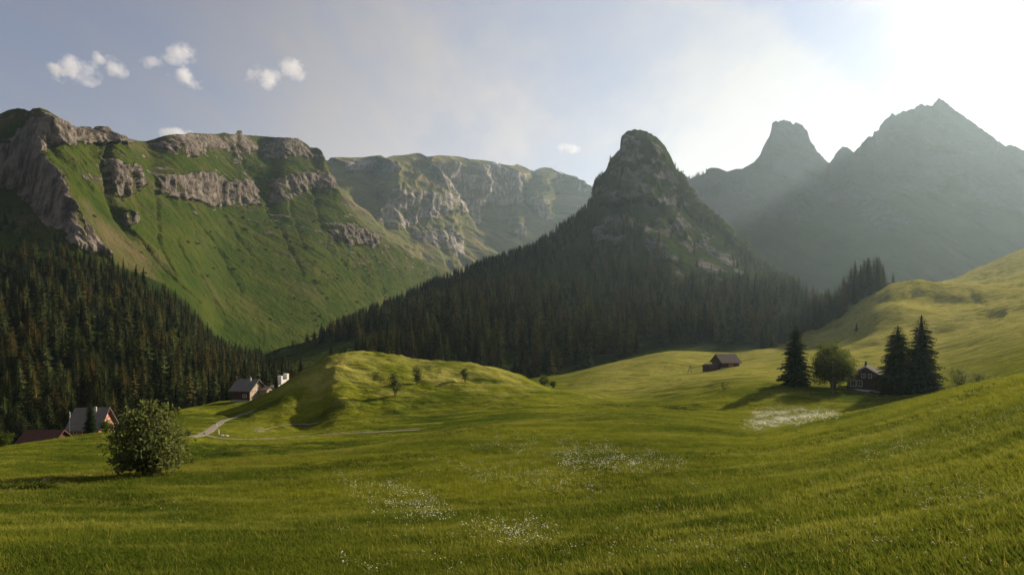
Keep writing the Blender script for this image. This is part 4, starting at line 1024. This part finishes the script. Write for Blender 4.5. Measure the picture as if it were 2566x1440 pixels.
def boulder(x, y, s, lb, seed, mat='rockpale'):
    p = ray(x, y)
    b = bmesh.new(); bmesh.ops.create_icosphere(b, subdivisions=3, radius=1)
    for v in b.verts:
        c = v.co; k = 1 + .45 * float(fbm(c.x * 1.3 + seed, c.y * 1.3, c.z * 1.3, 3)); v.co = Vector((c.x * k * s, c.y * k * s * .8, c.z * k * s * .6))
    me = bpy.data.meshes.new('boulder'); b.to_mesh(me); b.free(); me.materials.append(M[mat])
    o = add('boulder', me, label=lb, category='boulder'); o.location = (p.x, p.y, p.z + .15 * s); o['group'] = 'pale boulders'
boulder(557, 1093, .4, 'pale boulder beside the road bend, left one of the pair', 1)
boulder(567, 1093, .36, 'pale boulder beside the road bend, right one of the pair', 2)
# roads and paths laid on the turf
ROADS = []
def ribbon(name, pts, width, label, mat='road', lift=.05, D=None):
    w = [ray(x, y) for x, y in pts]
    c = np.array([[a.x, a.y] for a in w]); s = np.concatenate([[0], np.cumsum(np.linalg.norm(np.diff(c, axis=0), axis=1))])
    q = np.arange(0, s[-1], .6)
    cx, cy = pchip(s, c[:, 0], q), pchip(s, c[:, 1], q)
    tx, ty = np.gradient(cx), np.gradient(cy); ln = np.hypot(tx, ty); nx_, ny_ = -ty / ln, tx / ln
    k = np.linspace(-.5, .5, 7)[:, None] * width * (1 + .18 * fbm(q / 4, 0 * q, 3, 2))[None, :]
    X, Y = cx + nx_ * k, cy + ny_ * k
    Z = zg(X, Y) + lift
    Z[0] -= .12; Z[-1] -= .12
    ROADS.append((cx, cy, width))
    me = grid_mesh(name, np.stack([X, Y, Z], -1)[::-1], M[mat])
    add(name, me, kind='structure', label=label, category='road' if 'road' in name else 'path')
ribbon('gravel_road', [(476, 1096), (505, 1090), (525, 1080), (545, 1064), (572, 1050), (604, 1038), (640, 1027)], 1.9, 'gravel road climbing past the meadow to the farmhouse')
ribbon('path', [(520, 1092), (570, 1100), (620, 1101), (720, 1096), (800, 1090), (870, 1087), (950, 1083), (1010, 1079), (1060, 1076)], .85, 'pale farm track along the foot of the knoll')
ribbon('path', [(645, 1078), (690, 1070), (740, 1064), (800, 1059)], .55, 'narrow path crossing the shaded foot of the knoll')

# ------------------------------------------------------------------ grass and flowers
def clump(seed, n, h, spread, lean, mat='blade'):
    r = random.Random(seed); t = Tri()
    for k in range(n):
        a = r.random() * 6.283; d = spread * math.sqrt(r.random()); b = Vector((d * math.cos(a), d * math.sin(a), -.02))
        f = r.random() * 6.283; hh = h * (.55 + .75 * r.random()); w = .004 + .005 * r.random()
        s = Vector((math.cos(f), math.sin(f), 0)) * w
        q = r.random() * 6.283
        l = Vector((-lean + .16 * math.cos(q), .5 * lean + .16 * math.sin(q), 0)) * hh
        m = b + l * .4 + Vector((0, 0, hh * .6)); e = b + l * 1.25 + Vector((0, 0, hh * .95))
        t.quad(b - s, b + s, m + s * .8, m - s * .8); t.tri(m - s * .8, m + s * .8, e)
    return t.mesh('grass', M[mat])
GR = [clump(50 + k, 38, (.12, .16, .19, .14)[k], .26, (.1, .3, .2, .05)[k]) for k in range(4)] + [clump(60 + k, 30, .16, .26, .25, 'straw') for k in range(2)] + [clump(64 + k, 34, .17, .24, .1, 'weed') for k in range(2)] + [clump(68 + k, 5, .27, .3, .2, 'straw') for k in range(2)]
n = 290000
x = np.concatenate([rng.uniform(-330, 2890, 200000), rng.uniform(-1300, -330, 45000), rng.uniform(2890, 3900, 45000)]); u = rng.random(n)
a_, D_a, D_b = -.35, 5.5, 130.0
Dg = (D_a ** a_ + u * (D_b ** a_ - D_a ** a_)) ** (1 / a_)
Xg = Dg * (x - CX) / F; Zg = zg(Xg, Dg)
sc = (.75 + .5 * rng.random(n)) * (1 + .5 * fbm(Xg / 6, Dg / 4, 0, 3)) * np.interp(Dg, [5, 30, 130], [.82, 1.0, 1.5])
hf = np.interp(Dg, [5, 40, 80, 130], [1.0, .9, .7, .45])
keep = ~((x > 2330) & (Dg > 78))
for cx_, cy_, wd_ in ROADS:
    q = np.nonzero((Xg > cx_.min() - 3) & (Xg < cx_.max() + 3) & (Dg > cy_.min() - 3) & (Dg < cy_.max() + 3))[0]
    if len(q):
        d_ = np.min((Xg[q][:, None] - cx_[None, ::2]) ** 2 + (Dg[q][:, None] - cy_[None, ::2]) ** 2, 1)
        keep[q[d_ < (wd_ * .5 + .35) ** 2]] = False
kind = rng.integers(0, 4, n); rr = rng.random(n)
kind = np.where(rr < look(DRYT, Xg, Dg) * .95, 4 + rng.integers(0, 2, n), kind)
kind = np.where(rng.random(n) < look(LUSHT, Xg, Dg) * .8, 6 + rng.integers(0, 2, n), kind)
kind = np.where((rng.random(n) < .05) & (Dg < 45), 8 + rng.integers(0, 2, n), kind)
x, Dg, Xg, Zg, sc, hf, kind = [a[keep] for a in (x, Dg, Xg, Zg, sc, hf, kind)]; n = len(x)
scatter('grass', np.stack([Xg, Dg, Zg], 1), np.stack([rng.normal(0, .1, n), rng.normal(0, .1, n), rng.normal(0, .5, n)], 1), np.stack([sc * 1.3, sc * 1.3, sc * hf], 1), kind, GR,
        'long wind combed green grass growing all over the meadow', 'grass')
def flower(seed, n, spread, h, rad):
    r = random.Random(seed); t = Tri()
    for k in range(n):
        a = r.random() * 6.28; d = spread * math.sqrt(r.random()); b = Vector((d * math.cos(a), d * math.sin(a), h * (.7 + .5 * r.random())))
        ax = Vector((.5 * (r.random() - .5), -.3 + .6 * (r.random() - .5), 1)).normalized(); u = ax.orthogonal().normalized(); w = ax.cross(u)
        R = rad * (.7 + .6 * r.random()); m = 7
        ring = [b + (u * math.cos(6.283 * i / m) + w * math.sin(6.283 * i / m)) * R for i in range(m)]
        for i in range(m): t.tri(b + ax * R * .45, ring[i], ring[(i + 1) % m])
    return t.mesh('flower', M['petal'])
FL = [flower(70 + k, 4, .26, .24, .0205) for k in range(3)]
pts = []; sizes = []
def patch(poly, n, big=1.0, soft=26):
    poly = np.array(poly, float); lo, hi = poly.min(0) - 20, poly.max(0) + 20; got = 0; r = np.random.default_rng(int(poly.sum()))
    while got < n:
        q = lo + r.random(2) * (hi - lo)
        w = float(poly_mask(np.array([q[0]]), np.array([q[1]]), poly, soft)[0]) * (.10 + 1.5 * max(0, float(fbm(q[0] / 30, q[1] / 8, 2, 4)) + .08))
        if r.random() < w:
            p = ray(q[0], q[1]); pts.append(p); sizes.append(big * (.7 + .6 * r.random())); got += 1
patch([(850, 1190), (960, 1200), (1080, 1240), (1130, 1300), (1020, 1315), (920, 1270), (860, 1230)], 230)
patch([(1380, 1140), (1500, 1125), (1650, 1150), (1710, 1170), (1560, 1180), (1400, 1175)], 330, 1.3)
patch([(1200, 1095), (1420, 1100), (1500, 1130), (1300, 1135), (1180, 1120)], 130, 1.2)
patch([(1040, 1160), (1250, 1170), (1500, 1200), (1480, 1240), (1200, 1210), (1040, 1180)], 170)
patch([(1180, 1320), (1380, 1325), (1380, 1365), (1220, 1370)], 80, .9)
patch([(1895, 1035), (1960, 1028), (2080, 1036), (2100, 1042), (2000, 1062), (1900, 1072), (1870, 1075)], 1300, 2.6, 13)
patch([(2050, 1170), (2250, 1080), (2400, 1020), (2560, 980), (2560, 1060), (2350, 1120), (2150, 1170)], 150, 1.0)
patch([(2250, 1240), (2450, 1200), (2480, 1260), (2320, 1290)], 90, .7)
patch([(840, 1180), (2560, 1180), (2560, 1440), (840, 1440)], 330, .7)
patch([(360, 1275), (470, 1275), (470, 1310), (370, 1310)], 16, .7)
pts = np.array([list(p) for p in pts]); n = len(pts); sz = np.array(sizes)
scatter('wild_flowers', pts, np.stack([np.zeros(n), np.zeros(n), rng.uniform(0, 6.28, n)], 1), np.stack([sz, sz, np.minimum(sz, 1.25)], 1), rng.integers(0, 3, n), FL, 'white wild flowers in loose drifts across the meadow', 'flowers')

# ------------------------------------------------------------------ clouds, haze, sky, sun, camera
def cloud_mat():
    t = NT('cloud'); p = t.n('ShaderNodeTexCoord').outputs['Object']
    ln = t.n('ShaderNodeVectorMath', {0: p}, operation='LENGTH').outputs['Value']
    n = t.noise(t.pos(), .0042, 7, .68)
    d = t.math('SUBTRACT', t.math('MULTIPLY_ADD', n, 3.6, -1.2), t.math('MULTIPLY', ln, .75))
    d = t.math('MULTIPLY', t.math('MAXIMUM', d, 0.0), .011)
    v = t.n('ShaderNodeVolumePrincipled', {'Color': (.97, .96, .98, 1), 'Density': d, 'Anisotropy': .1})
    t.link(v.outputs[0], t.out.inputs['Volume'])
    return t.m
cm = cloud_mat()
b = bmesh.new(); bmesh.ops.create_icosphere(b, subdivisions=3, radius=1.15)
cme = bpy.data.meshes.new('cloud'); b.to_mesh(cme); b.free(); cme.materials.append(cm)
CLOUDS = [(188, 177, 58, 30, 'largest of the three small puffy clouds at far left'), (248, 148, 20, 14, 'smallest puff above the pair of far left clouds'), (287, 172, 28, 26, 'upright small cloud just right of the largest far left cloud'),
          (445, 134, 50, 22, 'highest and widest bright puff of the middle cloud group'), (380, 159, 28, 16, 'small puff left of the highest bright cloud'), (457, 187, 32, 20, 'ragged puff below the highest bright cloud'), (492, 208, 34, 12, 'faint flat wisp below the ragged puff'),
          (656, 193, 44, 28, 'bright rounded puff left of the feathery puff over the cliffs'), (735, 175, 34, 28, 'feathery puff right of the bright rounded puff over the cliffs'), (1427, 373, 30, 13, 'tiny faint cloud left of the pointed peak'), (440, 338, 46, 12, 'white cloud edge peeping over the cliff top at left'), (132, 170, 20, 14, 'faint shred at the left end of the far left clouds')]
for k, (x, y, w, h, lb) in enumerate(CLOUDS):
    D = 6200.0
    o = add('cloud', cme, label='small white cloud, ' + lb, category='cloud', group='small clouds over the left mountains')
    o.location = at(x, y, D); s = D / F
    o.scale = (w * s, (w + h) * .6 * s, h * s * 1.15); o.rotation_euler = (0, 0, .0)
# haze
t = NT('haze')
v = t.n('ShaderNodeVolumePrincipled', {'Color': (.66, .86, 1.0, 1), 'Density': .000052, 'Anisotropy': .55})
t.link(v.outputs[0], t.out.inputs['Volume'])
hz = MB().box(-2600, 5600, -420, 5700, -97, 1180).build('haze', t.m)
hz['kind'] = 'stuff'; hz['label'] = 'thin sunlit haze filling the valley air'; hz['category'] = 'haze'

W = bpy.data.worlds.new('World'); S.world = W; W.use_nodes = True
wt = W.node_tree; wt.nodes.clear()
class WN(NT):
    def __init__(self, t): self.t = t
w = WN(wt)
sky = w.n('ShaderNodeTexSky', sky_type='NISHITA', sun_disc=False, sun_elevation=SUN_EL, sun_rotation=SUN_AZ, altitude=1500.0, air_density=1.0, dust_density=1.2, ozone_density=1.0)
vec = w.n('ShaderNodeTexCoord').outputs['Generated']
sep = w.n('ShaderNodeSeparateXYZ', {0: vec})
# high cirrus veil: noise on a plane far overhead
zz = w.math('MAXIMUM', sep.outputs['Z'], .03)
plane = w.n('ShaderNodeCombineXYZ', {'X': w.math('DIVIDE', sep.outputs['X'], w.math('ADD', zz, .12)), 'Y': w.math('DIVIDE', sep.outputs['Y'], w.math('ADD', zz, .12)), 'Z': 0.0}).outputs[0]
c1 = w.noise(w.mapv(plane, (.55, .30, 1), (0, 0, .5)), 1.0, 7, .6)
c2 = w.noise(w.mapv(plane, (2.6, .6, 1), (0, 0, .9)), 1.0, 6, .62)
u = w.math('DIVIDE', sep.outputs['X'], w.math('MAXIMUM', sep.outputs['Y'], .05))
v = w.math('DIVIDE', sep.outputs['Z'], w.math('MAXIMUM', sep.outputs['Y'], .05))
wob = w.math('MULTIPLY', w.math('SUBTRACT', c2, .5), .22)
# a clear lane between two cirrus sheets on the sunward side
lane = w.math('ADD', w.math('SUBTRACT', w.math('MULTIPLY_ADD', u, .653, w.math('MULTIPLY', v, .757)), .661), wob)
gap = w.math('MULTIPLY', w.ramp(lane, -.015, .05), w.math('SUBTRACT', 1.0, w.ramp(lane, .08, .2)))
right = w.ramp(u, -.85, .15)
cir = w.math('MULTIPLY_ADD', w.math('MULTIPLY', w.ramp(c1, .36, .62), w.math('MULTIPLY_ADD', c2, 2.0, -.2)), w.math('MULTIPLY_ADD', right, .65, .35), w.math('MULTIPLY_ADD', right, .08, .36))
cir = w.math('MULTIPLY', cir, w.math('SUBTRACT', 1.0, w.math('MULTIPLY', gap, .75)))
cir = w.math('MINIMUM', cir, 1.0)
grey0 = w.n('ShaderNodeRGBToBW', {0: sky.outputs[0]}).outputs[0]
soft = w.math('DIVIDE', 1.0, w.math('MULTIPLY_ADD', grey0, .2, 1.0))
base = w.mix(1.0, w.mix(1.0, sky.outputs[0], (1.02, .955, 1.04), 'MULTIPLY'), w.n('ShaderNodeCombineColor', {0: soft, 1: soft, 2: soft}).outputs[0], 'MULTIPLY')
grey = w.math('MULTIPLY', grey0, soft)
veil_l = w.math('MULTIPLY', w.math('POWER', grey, .82), w.math('SUBTRACT', w.math('MULTIPLY_ADD', right, .85, 1.28), w.math('MULTIPLY', w.ramp(u, .05, .6), .45)))
veil = w.mix(1.0, w.mix(right, (1.0, .945, 1.03), (1.03, .955, .94)), w.n('ShaderNodeCombineColor', {0: veil_l, 1: veil_l, 2: veil_l}).outputs[0], 'MULTIPLY')
skyc = w.mix(cir, base, veil)
bg = w.n('ShaderNodeBackground', {'Color': skyc, 'Strength': .088})
wo = wt.nodes.new('ShaderNodeOutputWorld'); wt.links.new(bg.outputs[0], wo.inputs[0])

sl = bpy.data.lights.new('sun', 'SUN'); sl.energy = 5.0; sl.angle = math.radians(.5); sl.color = (1.0, .87, .68)
so = bpy.data.objects.new('sun', sl); COL.objects.link(so)
so.rotation_euler = Vector(SUNV).to_track_quat('Z', 'Y').to_euler()
so.location = (600, 600, 500)

cam = bpy.data.cameras.new('camera'); co = bpy.data.objects.new('camera', cam); COL.objects.link(co)
co.location = (0, 0, 0); co.rotation_euler = (math.radians(90), 0, 0)
cam.sensor_width = 36; cam.lens = 36 * F / 2566; cam.shift_y = (YH - 720) / 2566
cam.clip_start = .1; cam.clip_end = 30000
S.camera = co
S.view_settings.view_transform = 'Standard'; S.view_settings.look = 'None'
S.view_settings.exposure = 1.0; S.view_settings.gamma = 1.0; S.view_settings.use_curve_mapping = False
S.cycles.use_denoising = True
S.cycles.max_bounces = 6; S.cycles.diffuse_bounces = 2; S.cycles.volume_bounces = 1; S.cycles.transmission_bounces = 4; S.cycles.transparent_max_bounces = 6
S.cycles.volume_max_steps = 128
S.cycles.sample_clamp_indirect = 6
